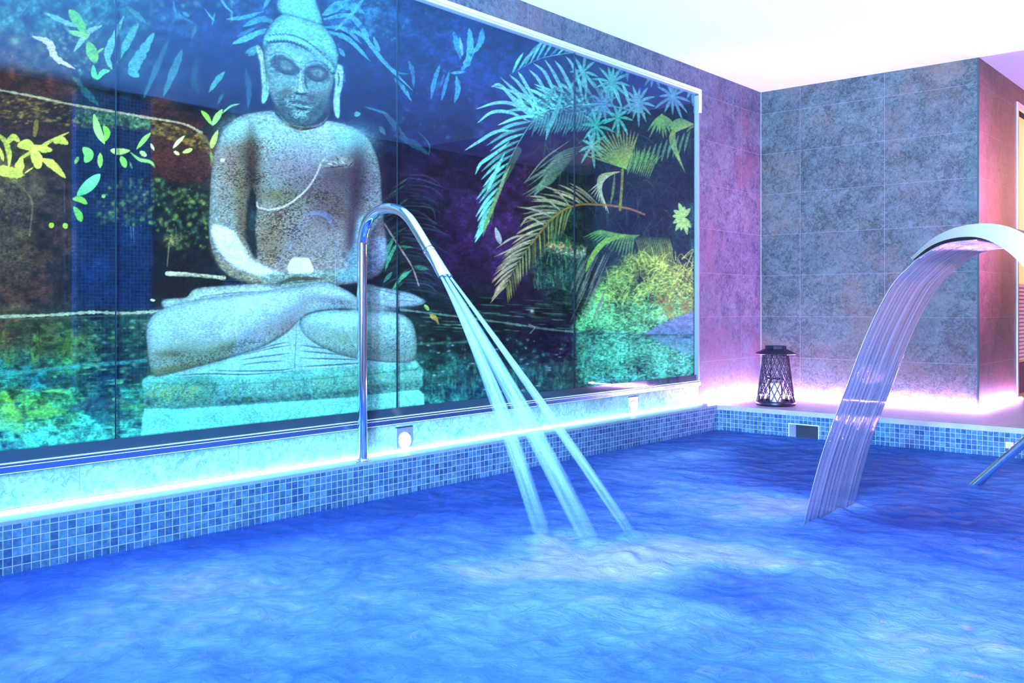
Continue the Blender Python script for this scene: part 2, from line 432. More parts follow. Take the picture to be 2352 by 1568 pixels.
def paint_print():
    S = Sheet()
    # --- ground tones of the picture, with glass reflections and LED wash painted in
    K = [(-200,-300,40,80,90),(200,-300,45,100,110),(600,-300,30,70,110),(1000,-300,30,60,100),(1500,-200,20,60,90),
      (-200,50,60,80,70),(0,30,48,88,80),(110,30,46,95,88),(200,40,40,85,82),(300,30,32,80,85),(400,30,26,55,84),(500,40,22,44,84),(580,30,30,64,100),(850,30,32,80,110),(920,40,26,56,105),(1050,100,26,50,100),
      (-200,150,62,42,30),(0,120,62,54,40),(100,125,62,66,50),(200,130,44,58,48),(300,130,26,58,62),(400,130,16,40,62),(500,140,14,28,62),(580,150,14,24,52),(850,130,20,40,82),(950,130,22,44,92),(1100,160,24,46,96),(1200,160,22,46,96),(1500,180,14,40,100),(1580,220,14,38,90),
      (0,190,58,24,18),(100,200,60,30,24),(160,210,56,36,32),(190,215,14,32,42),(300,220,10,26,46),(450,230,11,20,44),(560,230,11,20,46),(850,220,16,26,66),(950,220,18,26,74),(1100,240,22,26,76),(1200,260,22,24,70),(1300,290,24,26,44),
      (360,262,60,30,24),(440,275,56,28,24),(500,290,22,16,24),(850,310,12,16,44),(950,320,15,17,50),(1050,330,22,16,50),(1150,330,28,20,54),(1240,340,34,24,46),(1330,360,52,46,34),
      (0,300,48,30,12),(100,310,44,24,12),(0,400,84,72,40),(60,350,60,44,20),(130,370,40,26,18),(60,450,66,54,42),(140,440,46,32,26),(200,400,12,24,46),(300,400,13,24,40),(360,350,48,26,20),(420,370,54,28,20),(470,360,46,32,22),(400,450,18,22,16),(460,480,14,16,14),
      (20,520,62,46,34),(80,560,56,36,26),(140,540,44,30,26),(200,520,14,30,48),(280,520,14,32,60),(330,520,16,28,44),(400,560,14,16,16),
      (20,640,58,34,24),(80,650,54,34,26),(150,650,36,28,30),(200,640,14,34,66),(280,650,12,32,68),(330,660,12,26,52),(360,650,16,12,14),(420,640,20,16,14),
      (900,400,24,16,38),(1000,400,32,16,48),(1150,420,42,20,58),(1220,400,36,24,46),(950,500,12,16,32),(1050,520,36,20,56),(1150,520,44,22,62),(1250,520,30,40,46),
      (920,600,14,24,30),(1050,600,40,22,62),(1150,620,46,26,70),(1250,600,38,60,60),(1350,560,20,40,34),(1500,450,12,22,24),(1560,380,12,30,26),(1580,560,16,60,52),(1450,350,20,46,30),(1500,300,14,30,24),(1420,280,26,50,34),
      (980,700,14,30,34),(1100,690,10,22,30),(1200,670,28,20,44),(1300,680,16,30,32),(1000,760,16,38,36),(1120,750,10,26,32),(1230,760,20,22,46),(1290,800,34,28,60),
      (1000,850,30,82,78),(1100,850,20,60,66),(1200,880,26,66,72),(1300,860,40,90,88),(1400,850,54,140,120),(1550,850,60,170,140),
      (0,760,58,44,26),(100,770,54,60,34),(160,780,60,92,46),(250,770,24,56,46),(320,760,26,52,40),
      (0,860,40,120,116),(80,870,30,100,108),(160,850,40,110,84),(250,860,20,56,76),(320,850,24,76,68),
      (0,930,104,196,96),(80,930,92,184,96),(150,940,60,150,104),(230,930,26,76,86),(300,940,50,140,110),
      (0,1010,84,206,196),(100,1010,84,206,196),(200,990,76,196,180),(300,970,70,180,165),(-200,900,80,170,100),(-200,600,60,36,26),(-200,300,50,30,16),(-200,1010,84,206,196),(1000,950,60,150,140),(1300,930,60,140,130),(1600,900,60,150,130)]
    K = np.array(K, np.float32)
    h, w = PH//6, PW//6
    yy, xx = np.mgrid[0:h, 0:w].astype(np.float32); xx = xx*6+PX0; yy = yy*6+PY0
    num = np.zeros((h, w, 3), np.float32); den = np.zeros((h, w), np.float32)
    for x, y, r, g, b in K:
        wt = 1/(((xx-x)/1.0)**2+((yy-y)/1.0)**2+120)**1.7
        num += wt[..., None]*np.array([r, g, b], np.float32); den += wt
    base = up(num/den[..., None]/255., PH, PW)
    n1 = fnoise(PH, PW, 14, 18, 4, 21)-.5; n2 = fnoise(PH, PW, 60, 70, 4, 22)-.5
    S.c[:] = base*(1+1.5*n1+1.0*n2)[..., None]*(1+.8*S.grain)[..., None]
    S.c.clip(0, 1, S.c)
    # --- dull foliage, top left
    TL = [(-260, -420), (560, -420), (600, 30), (420, 60), (300, 60), (240, 130), (150, 120), (0, 60), (-260, 90)]
    S.speck(TL, 900, [(70,140,128), (50,110,112), (92,160,132), (28,50,58), (20,38,48), (110,176,150)], (2, 9), .7, 3)
    r = np.random.RandomState(4)
    for k in range(150):
        x, y = r.uniform(-260, 540), r.uniform(-420, 60)
        an = r.uniform(.3, 2.4); L = r.uniform(16, 46); f = r.uniform(.6, 1.1)
        S.stroke([(x, y), (x+L*math.cos(an), y+L*math.sin(an))], r.uniform(4, 10), (80*f, 160*f, 150*f), 'leaf', .7)
    S.speck([(80, 60), (210, 40), (225, 150), (180, 190), (110, 130)], 160, [(130,176,146), (88,140,112), (40,50,44)], (1.5, 5), .7, 7)
    # --- broad fern leaflets hanging on the left
    for p, wd, c in [([(284,38),(258,95),(247,130),(257,160)],17,(110,172,160)), ([(318,55),(296,90),(268,145)],16,(84,160,140)), ([(275,105),(272,145)],12,(46,92,84)),
        ([(352,78),(330,115),(305,160),(318,175)],24,(84,152,152)), ([(385,95),(362,150),(330,225)],14,(48,96,100)), ([(418,115),(400,160),(375,222)],18,(56,112,112)),
        ([(452,138),(446,180),(455,218)],16,(30,60,62)), ([(516,165),(498,185),(480,212)],12,(70,140,130)), ([(512,215),(500,240)],8,(44,90,96)), ([(565,160),(572,205),(570,248)],12,(36,84,100)),
        ([(232,60),(205,72),(190,90),(170,118)],14,(130,170,150)), ([(105,30),(130,42),(160,55),(190,60)],12,(110,160,150)), ([(290,15),(315,35),(335,52)],12,(60,128,120)), ([(176,185),(200,215),(228,243)],14,(40,88,92)),
        ([(75,84),(112,98),(128,132),(172,158)],16,(196,184,166)), ([(270,220),(300,228)],7,(24,48,62)),([(398,0),(405,30),(440,50)],7,(60,120,140))]:
        S.stroke(p, wd, c, 'leaf', .95, rough=.5, n=8)
    S.soft(34, 95, 11, 11, (120,160,110), .9)
    for p, wd, c in [([(160,24),(176,44),(200,82)],24,(104,176,70)), ([(158,72),(180,78),(205,84)],13,(130,180,90)), ([(203,98),(212,122),(220,142)],26,(112,170,66)), ([(222,122),(238,110)],7,(120,180,80)),
                     ([(214,150),(216,170),(224,182)],13,(90,190,110)), ([(224,182),(236,166),(252,162)],12,(100,196,120))]:
        S.stroke(p, wd, c, 'leaf', 1.)
    # --- mossy beam
    beam = [(-260, 160), (-100, 190), (0, 208), (80, 222), (160, 239), (260, 256), (340, 271), (420, 284), (462, 303), (484, 340), (483, 395), (462, 416), (418, 421), (350, 400), (345, 330), (170, 318), (0, 308), (-260, 290)]
    S.poly(beam, (52, 34, 16), (58, 26, 18), 1, .86, .35, .5, smooth=False)
    S.speck([(-260, 165), (0, 212), (175, 245), (175, 290), (0, 280), (-260, 250)], 1100, [(176,142,64), (130,104,44), (30,16,8), (24,12,6)], (1, 3), .8, 12, 2.2)
    S.speck([(345, 275), (462, 306), (484, 345), (480, 380), (440, 335), (345, 305)], 420, [(160,128,56), (110,88,34), (30,16,8)], (1, 3), .8, 13, 1.8)
    S.poly([(172, 243), (345, 272), (345, 296), (172, 280)], (60, 96, 76), (50, 84, 40), 1, .9, .4, .5, smooth=False)
    S.speck([(172, 245), (345, 274), (345, 310), (172, 300)], 160, [(110,140,80), (140,170,130), (26,44,40)], (1.5, 4), .7, 14)
    S.poly([(172, 290), (345, 298), (345, 420), (172, 380)], (12, 24, 42), None, 3, .85, .4, .5, smooth=False)  # reflected mosaic column's blue painted over the beam's underside
    S.poly([(350, 322), (480, 345), (478, 400), (350, 402)], (52, 26, 20), None, 4, .8, .3, .5, smooth=False)
    S.stroke([(-260, 160), (0, 207), (80, 222), (160, 239), (260, 256), (340, 270), (420, 284), (462, 304)], 5, (176, 160, 130), 'flat', .9, rough=.8, n=14)
    S.stroke([(462, 304), (482, 335), (485, 380)], 4, (120, 104, 66), 'flat', .7, rough=.6)
    # --- yellow plant lower left
    Yc = (196, 190, 84)
    for p, wd in [([(158,304),(120,322),(90,340),(50,362),(40,380)],9), ([(-10,305),(15,330),(22,380)],13), ([(15,330),(30,315),(45,325)],16), ([(42,335),(62,332),(80,345)],22), ([(50,362),(44,385),(38,410)],20),
        ([(124,326),(140,322),(156,330)],17), ([(75,345),(85,365),(88,385)],26), ([(98,366),(120,378),(150,408)],19), ([(-20,385),(20,395),(55,402)],24), ([(56,398),(78,383)],4), ([(70,335),(100,342),(120,345)],16), ([(25,345),(20,385)],8), ([(0,340),(8,370)],8), ([(-60,330),(-30,350),(-10,380)],22), ([(-90,400),(-50,395),(-10,405)],20)]:
        f = r.uniform(.8, 1.12); S.stroke(p, wd, (Yc[0]*f, Yc[1]*f, Yc[2]*f), 'leaf', .96, rough=.3)
    S.stroke([(84,278),(80,310)], 11, (150,130,50), 'flat', .7, rough=.6)
    S.poly([(-40,405),(0,410),(40,420),(70,455),(75,520),(70,640),(-40,660)], (66, 54, 40), None, 5, .5, .4, .5)
    S.speck([(-60,405),(30,412),(70,455),(72,560),(50,600),(-60,610)], 260, [(130,112,78), (96,80,54), (34,22,14)], (1, 4), .7, 17)
    S.stroke([(30,412),(60,440),(74,470),(68,540)], 4, (120,104,74), 'flat', .6, rough=.6)
    # --- blue reflection of the mosaic column, painted into the print
    S.poly([(175,420),(345,420),(347,706),(178,712)], (12, 30, 56), (14, 32, 70), 2, .55, .3, .3, smooth=False)
    # --- green leaves under the beam
    Gc = (132, 196, 84)
    for p, wd, c in [([(216,264),(225,300),(240,330)],17,(150,204,110)), ([(238,290),(246,305),(240,325)],15,(120,180,60)), ([(345,306),(330,322),(314,342)],11,Gc), ([(192,340),(204,355),(196,372)],22,(120,196,100)),
        ([(180,360),(172,376)],9,(110,160,70)), ([(230,352),(230,385)],13,(150,200,96)), ([(255,345),(272,348),(298,346)],15,(176,210,116)), ([(300,350),(320,366),(345,372),(356,384)],8,(120,170,90)), ([(322,348),(336,358)],11,(170,206,120)),
        ([(278,360),(284,372),(288,384)],15,Gc), ([(298,372),(304,388)],6,(70,120,90)), ([(228,402),(205,425),(178,448)],26,(104,196,130)), ([(168,456),(185,458),(200,468)],14,(120,186,70)), ([(170,475),(182,495),(186,508)],16,(104,170,70)),
        ([(398,340),(410,325),(424,312)],9,(206,210,150)), ([(400,348),(412,355)],8,(200,200,130)), ([(420,350),(432,346),(442,342)],10,(190,200,110)),([(346,330),(354,345)],6,(190,206,150)), ([(236,452),(240,448)],9,(140,180,80)),
        ([(463,255),(475,268),(486,286)],11,(140,200,76)), ([(510,252),(498,270),(488,288)],14,(150,214,110)), ([(508,262),(530,244),(552,238)],5,(130,180,140)), ([(500,300),(490,325),(486,340)],14,(196,200,100)), ([(484,350),(490,372)],8,(130,180,70)),
        ([(120,515),(116,520)],12,(150,170,60)), ([(148,515),(152,522)],12,(140,160,60))]:
        S.stroke(p, wd, c, 'leaf', 1.)
    # --- bushes
    S.speck([(350,398),(420,430),(480,420),(486,560),(420,590),(350,520),(230,520),(210,430)], 620, [(96,122,56), (130,150,70), (60,90,60), (18,20,14), (12,14,14), (60,110,90)], (1.5, 5), .75, 19)
    S.soft(395, 550, 17, 15, (140,136,84), .85, mott=.4); S.stroke([(388,565),(384,610)], 3, (130,126,96), 'flat', .7)
    for x in (404, 300, 306): S.stroke([(x, 520), (x+2, 560)], 2, (110,120,110), 'taper', .6)
    S.stroke([(384,628),(440,631),(514,638)], 9, (196,196,170), 'flat', .9, rough=.5, n=10)
    S.poly([(360,640),(500,644),(480,700),(360,700)], (24,20,16), None, 4, .7, .4, .4)
    S.stroke([(345,688),(356,690)], 5, (210,206,200), 'leaf')
    # --- the pond, left part: streaked reflections
    for k in range(520):
        x, y = r.uniform(-260, 345), r.uniform(735, 1035)
        t = (y-735)/300.
        c = [(36,50,44), (60,96,52), (90,130,70), (30,60,60), (18,36,44)] if t < .33 else [(104,196,110), (70,176,160), (24,60,76), (30,84,92), (130,206,110), (40,120,120)]
        if t > .8: c = [(96,212,206), (80,190,190), (60,160,160), (110,220,180)]
        c = c[r.randint(len(c))]; L = r.uniform(8, 44)
        S.stroke([(x, y), (x+L, y-L*.04)], r.uniform(2, 8), c, 'leaf', r.uniform(.35, .8))
    for a_, b_, wd, c in [((60,950),(150,945),26,(110,196,90)), ((10,900),(50,990),24,(130,206,90)), ((-40,960),(60,990),30,(110,206,150)), ((95,880),(220,872),34,(22,52,70)), ((160,940),(270,930),40,(30,80,92)), ((250,850),(340,845),40,(20,48,66)), ((210,960),(325,950),30,(40,96,96))]:
        S.stroke([a_, ((a_[0]+b_[0])/2, (a_[1]+b_[1])/2-2), b_], wd, c, 'leaf', .6, rough=.7, edge=6)
    for k in range(30):
        x = r.choice([80, 150, 170, 215, 20]); y = r.uniform(740, 840)
        S.stroke([(x+r.uniform(-14, 14), y), (x+r.uniform(-14, 14), y+r.uniform(15, 50))], r.uniform(4, 12), (90,130,60), 'leaf', .4)
    S.stroke([(-260,866),(0,858),(170,842),(335,828)], 9, (62,150,146), 'flat', .75, edge=4)
    S.speck([(180,735),(335,735),(325,960),(180,960)], 260, [(90,150,120), (16,34,44), (120,190,150), (14,30,40)], (1, 4), .7, 23, 1.8)
    S.stroke([(-260,735),(0,727),(120,723),(210,717),(290,719),(372,714)], 6, (164,170,148), 'flat', .9, rough=.9, n=16)
    S.stroke([(-260,742),(150,729),(360,721)], 3, (90,90,70), 'flat', .6, rough=.8, n=12)
    # --- blue-green leaves round the head
    for p, wd, c in [([(520,44),(560,40),(606,26)],10,(76,160,190)), ([(560,60),(600,44),(632,52)],14,(66,150,160)), ([(535,100),(570,86),(612,66)],13,(90,176,200)), ([(545,84),(590,62)],9,(50,120,150)), ([(570,128),(585,118),(598,108)],12,(72,150,150)),
        ([(500,-20),(515,10),(535,30)],6,(90,170,200)), ([(575,0),(585,-20),(600,-60)],12,(80,160,180)), ([(605,20),(615,0),(625,-20)],10,(70,160,190)), ([(470,20),(485,40),(492,46)],4,(100,180,210)), ([(590,80),(610,70)],10,(60,140,160)),
        ([(742,34),(790,10),(836,30)],22,(76,176,196)), ([(744,44),(800,36),(835,70),(850,110)],13,(84,180,200)), ([(740,62),(790,66),(830,100)],10,(74,160,190)), ([(752,72),(800,90),(850,140)],12,(76,166,200)),
        ([(770,60),(830,80),(880,140),(948,208)],9,(84,170,190)), ([(858,85),(866,105),(872,118)],10,(80,170,180)), ([(778,110),(792,130)],12,(70,150,180)), ([(840,-10),(810,30),(770,70)],8,(90,180,210)), ([(880,140),(910,165),(938,170)],6,(60,140,160)), ([(905,180),(925,200),(945,232)],10,(64,150,160)),
        ([(938,140),(948,165),(950,200)],10,(52,120,150)), ([(1010,150),(998,185),(990,228)],11,(70,150,180)), ([(1032,165),(1022,200),(1014,230)],9,(64,140,180)), ([(1048,175),(1052,205),(1044,236)],14,(74,160,190)), ([(1035,168),(1068,165)],8,(80,170,190)), ([(1020,170),(1012,200)],7,(50,110,160)),
        ([(1085,90),(1078,130),(1066,158)],18,(84,180,200)), ([(1078,66),(1080,100),(1076,135)],15,(84,184,200)), ([(1042,74),(1050,100),(1058,135)],14,(76,170,200)), ([(1056,86),(1060,110),(1062,130)],7,(150,214,230)), ([(1108,66),(1104,95),(1090,120)],15,(76,170,200)), ([(1066,150),(1060,165)],8,(70,150,190)),
        ([(880,255),(905,285),(935,320)],12,(40,84,100)), ([(872,290),(885,310)],10,(44,90,104)), ([(905,310),(950,330),(985,355)],16,(36,70,92)), ([(958,300),(985,330),(985,360)],3,(50,90,110)), ([(818,262),(825,262)],12,(80,160,170)), ([(838,245),(870,255),(890,262)],5,(50,110,120))]:
        S.stroke(p, wd, c, 'leaf', .9, rough=.5)
    S.speck([(745,0),(900,0),(950,60),(900,100),(780,60)], 120, [(60,140,170), (20,40,100), (90,180,200)], (2, 6), .6, 27)
    S.speck([(960,10),(1120,60),(1120,330),(900,330),(880,230),(960,120)], 170, [(40,96,150), (16,24,70), (70,150,190), (20,34,90)], (1.5, 6), .55, 28)
    # dim fern behind the water pipe
    for k in range(34):
        y = 400+k*8; x0_ = 930+10*math.sin(k); f = r.uniform(.5, 1.)
        S.stroke([(x0_, y), (x0_+30+r.uniform(0, 30), y+6), (x0_+60+r.uniform(0, 50), y+22+r.uniform(0, 16))], r.uniform(2, 5), (64*f, 90*f, 116*f), 'leaf', .6)
        if k % 2: S.stroke([(x0_, y), (x0_-30-r.uniform(0, 20), y+24)], r.uniform(4, 9), (44*f+10, 96*f, 90*f), 'leaf', .7)
    for p, wd, c in [([(905,545),(890,575),(880,610)],10,(60,130,110)), ([(912,560),(895,590),(885,620)],9,(74,150,120)), ([(945,620),(920,640),(900,668)],10,(80,160,120)), ([(900,625),(880,650)],8,(60,130,120)), ([(950,612),(985,618)],9,(50,110,90)), ([(912,565),(950,568)],8,(60,120,100))]:
        S.stroke(p, wd, c, 'leaf', .85, rough=.5)
    S.stroke([(884,515),(910,556),(945,610),(962,655)], 3.4, (150,130,130), 'flat', .9, rough=.6)
    # --- pond, right part
    for k in range(190):
        x, y = r.uniform(960, 1340), r.uniform(682, 760)
        if x < 1020 and y < 700: continue
        L = r.uniform(10, 60); c = [(70,110,92), (20,30,36), (110,150,130), (30,50,46), (8,12,18)][r.randint(5)]
        S.stroke([(x, y), (x+L, y+L*.05)], r.uniform(1.5, 4), c, 'leaf', .6)
    S.stroke([(920,711),(980,718),(1060,728),(1180,744),(1260,756),(1330,762),(1480,768)], 4.5, (110,150,140), 'flat', .75, rough=.9, n=14)
    S.stroke([(1215,745),(1228,752),(1218,765)], 2.5, (150,170,150), 'flat', .8); S.soft(1222, 714, 5, 5, (200,220,220), .9)
    S.stroke([(958,790),(1050,786),(1100,780)], 6, (64,130,110), 'flat', .6, rough=.5, edge=3)
    S.speck([(965,770),(1320,775),(1330,890),(975,925)], 420, [(70,150,130), (14,26,36), (40,90,90), (16,34,44), (110,190,170)], (1, 4.5), .6, 31)
    for k in range(60):
        x = r.uniform(990, 1330); y = r.uniform(850, 925)
        S.stroke([(x, y), (x+r.uniform(-4, 4), y-r.uniform(12, 40))], r.uniform(3, 8), (60,150,124), 'leaf', .5)
    for k in range(26): S.soft(r.uniform(970, 1300), r.uniform(770, 900), 4, 1.6, (170,200,215), .8)
    for p, wd, c in [([(975,700),(985,712)],9,(150,190,110)), ([(988,722),(1005,735)],12,(170,150,70)), ([(1000,728),(1008,745)],5,(150,130,60))]: S.stroke(p, wd, c, 'leaf', .9)
    # --- palms on the right
    S.poly([(1250,470),(1330,470),(1340,700),(1250,690),(1230,600)], (36,74,60), (30,60,58), 8, .6, .5, .6)
    S.poly([(1262,556),(1336,562),(1338,590),(1265,580)], (190,160,104), (150,180,170), 2, .85, .4, .4)
    for k in range(110):
        x, y = r.uniform(1215, 1345), r.uniform(585, 665)
        S.stroke([(x, y), (x+r.uniform(-6, 8), y-r.uniform(14, 34))], r.uniform(2, 5), [(60,120,96), (50,100,90), (90,150,110), (30,60,60)][r.randint(4)], 'taper', .6)
    for k in range(60):
        x, y = r.uniform(1262, 1330), r.uniform(480, 560)
        S.stroke([(x, y), (x+r.uniform(-10, 10), y+r.uniform(10, 30))], r.uniform(3, 7), [(60,130,80), (30,70,50), (84,160,90)][r.randint(3)], 'leaf', .6)
    D = [(1340,260),(1600,240),(1600,640),(1440,560),(1330,560),(1240,470),(1230,400),(1280,330)]
    S.poly(D, (14,28,24), (16,34,36), 10, .6, .5, .9)
    for k in range(230):
        x, y = r.uniform(1230, 1600), r.uniform(290, 600); an = r.uniform(.2, 2.6); L = r.uniform(20, 60); f = r.uniform(.4, 1.)
        S.stroke([(x, y), (x+L*.5*math.cos(an), y+L*.5*math.sin(an)), (x+L*math.cos(an), y+L*math.sin(an)+10)], r.uniform(1.5, 4), (60*f, 116*f, 84*f), 'leaf', .5)
    T = (92, 186, 176); Tl = (120, 206, 204)
    S.frond([(1400,110),(1320,120),(1240,135),(1170,172)], 15, 92, 150, 150, 7, T, Tl, .1, (1,), .02)
    S.frond([(1480,260),(1380,240),(1300,245),(1240,262),(1190,330),(1150,420),(1122,515)], 30, 96, 62, 20, 8, (90,170,150), Tl, .12, (1,), .02)
    for p in [[(1262,262),(1220,235),(1180,205),(1150,178)], [(1255,268),(1215,250),(1180,225),(1165,208)], [(1250,275),(1210,255),(1185,215),(1130,197)], [(1228,262),(1190,240),(1150,196),(1128,200)], [(1222,270),(1180,240),(1140,236),(1095,250)],
              [(1215,278),(1170,258),(1130,258),(1097,282)], [(1180,300),(1140,302),(1100,325),(1068,345)], [(1290,250),(1270,205),(1250,165),(1225,145)], [(1300,245),(1290,205),(1270,165),(1252,138)], [(1320,240),(1310,200),(1290,160),(1275,140)], [(1340,240),(1330,190),(1315,150),(1300,130)],
              [(1345,230),(1345,190),(1330,150),(1318,128)], [(1240,262),(1225,225),(1200,180),(1190,165)], [(1232,265),(1215,225),(1190,190),(1170,172)], [(1275,255),(1255,215),(1235,180),(1215,160)], [(1170,325),(1140,350),(1105,375),(1092,400)], [(1160,350),(1145,380),(1128,420),(1118,440)]]:
        S.stroke(p, 8, (100,186,176), 'leaf', .95, (136,206,200))
    S.poly([(1215,260),(1260,205),(1330,215),(1400,235),(1380,270),(1290,262),(1240,285)], (84,170,160), None, 6, .6, .5, .5)
    for k in range(22):
        x = 1230+k*6.5; S.stroke([(x, 262-k*.4), (x-6, 285), (x-16, 305+r.uniform(-6, 10))], 5, (80,160,150), 'leaf', .8)
    S.stroke([(1292,208),(1280,250),(1262,290),(1254,320)], 11, (96,176,176), 'leaf', .95)
    S.stroke([(1190,345),(1165,400),(1140,450),(1128,515)], 16, (84,120,84), 'taper', .6)
    for k in range(14):
        t = k/13; x = 1172-44*t; y = 380+110*t
        S.stroke([(x, y), (x-14, y+26), (x-18, y+52)], 5, (128-20*t, 150, 120-30*t), 'leaf', .85)
    for x, y, R_, n in [(1405,190,52,13), (1465,236,46,13), (1440,140,40,9), (1545,222,50,12), (1385,240,44,10), (1500,170,34,8), (1420,270,40,9), (1370,290,46,10), (1340,165,44,8), (1590,200,36,9), (1360,335,44,9), (1490,120,40,7)]:
        S.burst(x, y, R_, n, 7, (92*r.uniform(.8,1.1), 186*r.uniform(.8,1.05), 176), 0, 360, .9, .8)
    S.frond([(1640,300),(1590,290)], 3, 30, 60, 30, 5, (110,180,90), None, .3)
    for k in range(13):
        t = k/12; S.stroke([(1592,285), (1560-20*t, 275+40*t), (1532+42*t, 292+105*t)], 7, (84+30*t, 156+20*t, 96), 'leaf', .92)
    for k in range(11):
        x = 1585-k*13; S.stroke([(x, 300+k*5), (x-8, 325+k*5), (x-14, 352+k*5)], 6, (80,160,100), 'leaf', .85)
    S.burst(1520, 262, 54, 9, 6, (100,176,90), 30, 150, .9, .8)
    for k in range(17):
        t = k/16; an = math.radians(200+88*t)
        R_ = 110-18*t; S.stroke([(1438,388), (1438+R_*.55*math.cos(an), 388+R_*.55*math.sin(an)), (1438+R_*math.cos(an), 392+R_*math.sin(an))], 4.6, (110+26*t, 176, 76), 'leaf', .92, (130,150,100))
    for k in range(12):
        t = k/11; S.stroke([(1440+50*t, 392+18*t), (1452+52*t, 360+15*t), (1450+70*t, 336+20*t)], 4, (96,160,70), 'leaf', .8)
    for k in range(9):
        t = k/8; S.stroke([(1425-10*t, 394), (1400-26*t, 402+10*t), (1352+46*t, 440+50*t)], 5.5, (150,176,120), 'leaf', .9, (190,206,180))
    S.stroke([(1430,390),(1428,430),(1424,482)], 6, (130,150,60), 'flat', .9); S.stroke([(1412,398),(1408,440),(1402,470)], 6, (110,140,80), 'leaf', .85)
    for k in range(15):
        t = k/14; S.stroke([(1340-66*t, 335+80*t), (1290-60*t, 350+95*t), (1220+20*math.sin(k), 400+60*t)], 4.5, (110,130,100) if k % 2 else (96,140,120), 'leaf', .75)
    S.stroke([(1310,322),(1250,365),(1205,420)], 4, (140,150,130), 'leaf', .8)
    S.frond([(1480,492),(1440,478),(1380,470),(1320,472),(1270,500),(1220,560),(1185,610),(1162,660)], 30, 84, 46, 22, 5, (140,150,110), (170,160,130), .1, (1,), .3)
    S.frond([(1480,492),(1440,478),(1380,470),(1320,472),(1270,500),(1220,560),(1185,610),(1162,660)], 22, 50, 60, 30, 4, (110,130,70), (130,130,80), .3, (-1,), .45)
    for p in [[(1270,500),(1230,482),(1188,475)], [(1255,520),(1215,500),(1195,520)], [(1240,535),(1180,545),(1140,570)], [(1225,555),(1180,570),(1135,590)], [(1200,590),(1170,600),(1150,625)], [(1290,485),(1250,455),(1215,450)], [(1310,475),(1280,440),(1240,425)]]:
        S.stroke(p, 5, (160,160,136), 'leaf', .9)
    S.stroke([(1480,492),(1440,478),(1380,470),(1320,472),(1270,500),(1220,560)], 5, (134,110,50), 'flat', .85)
    S.stroke([(1138,523),(1145,545),(1150,560)], 13, (160,170,170), 'leaf', .9)
    for k in range(16):
        t = k/15; S.stroke([(1410+60*t, 545-6*t), (1380+75*t, 530+20*t), (1340+110*t, 545+40*t+20*t*t)], 5, (96,160,84), 'leaf', .8)
    S.stroke([(1440,540),(1390,555),(1360,590),(1345,625)], 13, (120,176,76), 'leaf', .85)
    for k in range(20):
        x = 1460+k*4; S.stroke([(x, 545), (x+8, 580), (x+10*math.sin(k), 622)], 3.2, (116,166,70), 'leaf', .7)
    S.burst(1570, 500, 36, 10, 11, (120,196,110), 40, 330, .95, .75)
    S.poly([(1586,470),(1605,470),(1605,660),(1586,660)], (34,96,84), None, 3, .6, .5, .5, smooth=False)
    # --- grass mound and its mirror image
    S.poly([(1320,760),(1345,700),(1400,620),(1450,585),(1530,600),(1605,650),(1605,715),(1540,738),(1480,766),(1400,768)], (112,160,64), (84,176,124), 7, .95, .4, .5)
    for k in range(520):
        x, y = r.uniform(1325, 1600), r.uniform(590, 765)
        if y < 760-1.25*(x-1310) and x < 1440: continue
        if y > 765-(x-1480)*.4 and x > 1480: continue
        an = r.uniform(-2.9, -.3); L = r.uniform(18, 56); f = r.uniform(.7, 1.2)
        c = (150, 206, 96) if y < 700 else (100, 206, 150)
        S.stroke([(x, y), (x+L*.5*math.cos(an), y+L*.5*math.sin(an)-4), (x+L*math.cos(an), y+L*math.sin(an)+8)], r.uniform(1.5, 3.4), (c[0]*f, c[1]*f, c[2]*f), 'taper', .75)
    S.speck([(1500,680),(1600,690),(1600,720),(1540,735)], 40, [(150,130,50), (110,110,50)], (3, 8), .5, 41)
    for k in range(46):
        x, y = r.uniform(1330, 1400), r.uniform(560, 690)
        S.stroke([(x, y), (x-12, y+26), (x-26, y+58)], 2.6, (110,130,120), 'leaf', .7)
    S.poly([(1330,768),(1480,770),(1605,825),(1605,868),(1460,884),(1340,890)], (70,156,124), (70,184,160), 6, .9, .4, .5)
    for k in range(340):
        x, y = r.uniform(1325, 1605), r.uniform(775, 880)
        if y < 768+(x-1480)*.46 and x > 1480: continue
        f = r.uniform(.7, 1.15); S.stroke([(x, y), (x+r.uniform(-8, 8), y+r.uniform(6, 22))], r.uniform(1.5, 4), (84*f, 196*f, 150*f), 'leaf', .6)
    S.speck([(1290,770),(1370,775),(1370,840),(1290,840)], 90, [(110,120,150), (40,50,80), (70,120,120)], (1, 4), .6, 43)
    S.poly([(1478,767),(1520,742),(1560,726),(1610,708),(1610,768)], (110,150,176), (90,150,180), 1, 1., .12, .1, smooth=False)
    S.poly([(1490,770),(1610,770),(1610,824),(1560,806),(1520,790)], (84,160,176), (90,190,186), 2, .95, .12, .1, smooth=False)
    S.soft(1576, 774, 10, 2.5, (30,60,80), .9); S.stroke([(1330,762),(1400,765),(1480,768),(1610,770)], 2.5, (60,110,130), 'flat', .7)

    # ================= the seated stone figure =================
    st = (150, 176, 184)
    # plinth
    S.poly([(324,1012),(326,965),(331,938),(420,937),(600,925),(800,911),(960,893),(973,905),(976,955),(976,1000),(600,1010)], (126,222,216), (118,218,222), 1, 1., .10, .10, smooth=False)
    for k in range(16):
        x = 345+k*39; S.stroke([(x, 955-k*3), (x+12, 970-k*3), (x+2, 985-k*3), (x-8, 972-k*3)], 2, (84,170,170), 'flat', .45)
        S.stroke([(x+18, 980-k*3), (x+30, 962-k*3)], 2, (96,186,186), 'flat', .4)
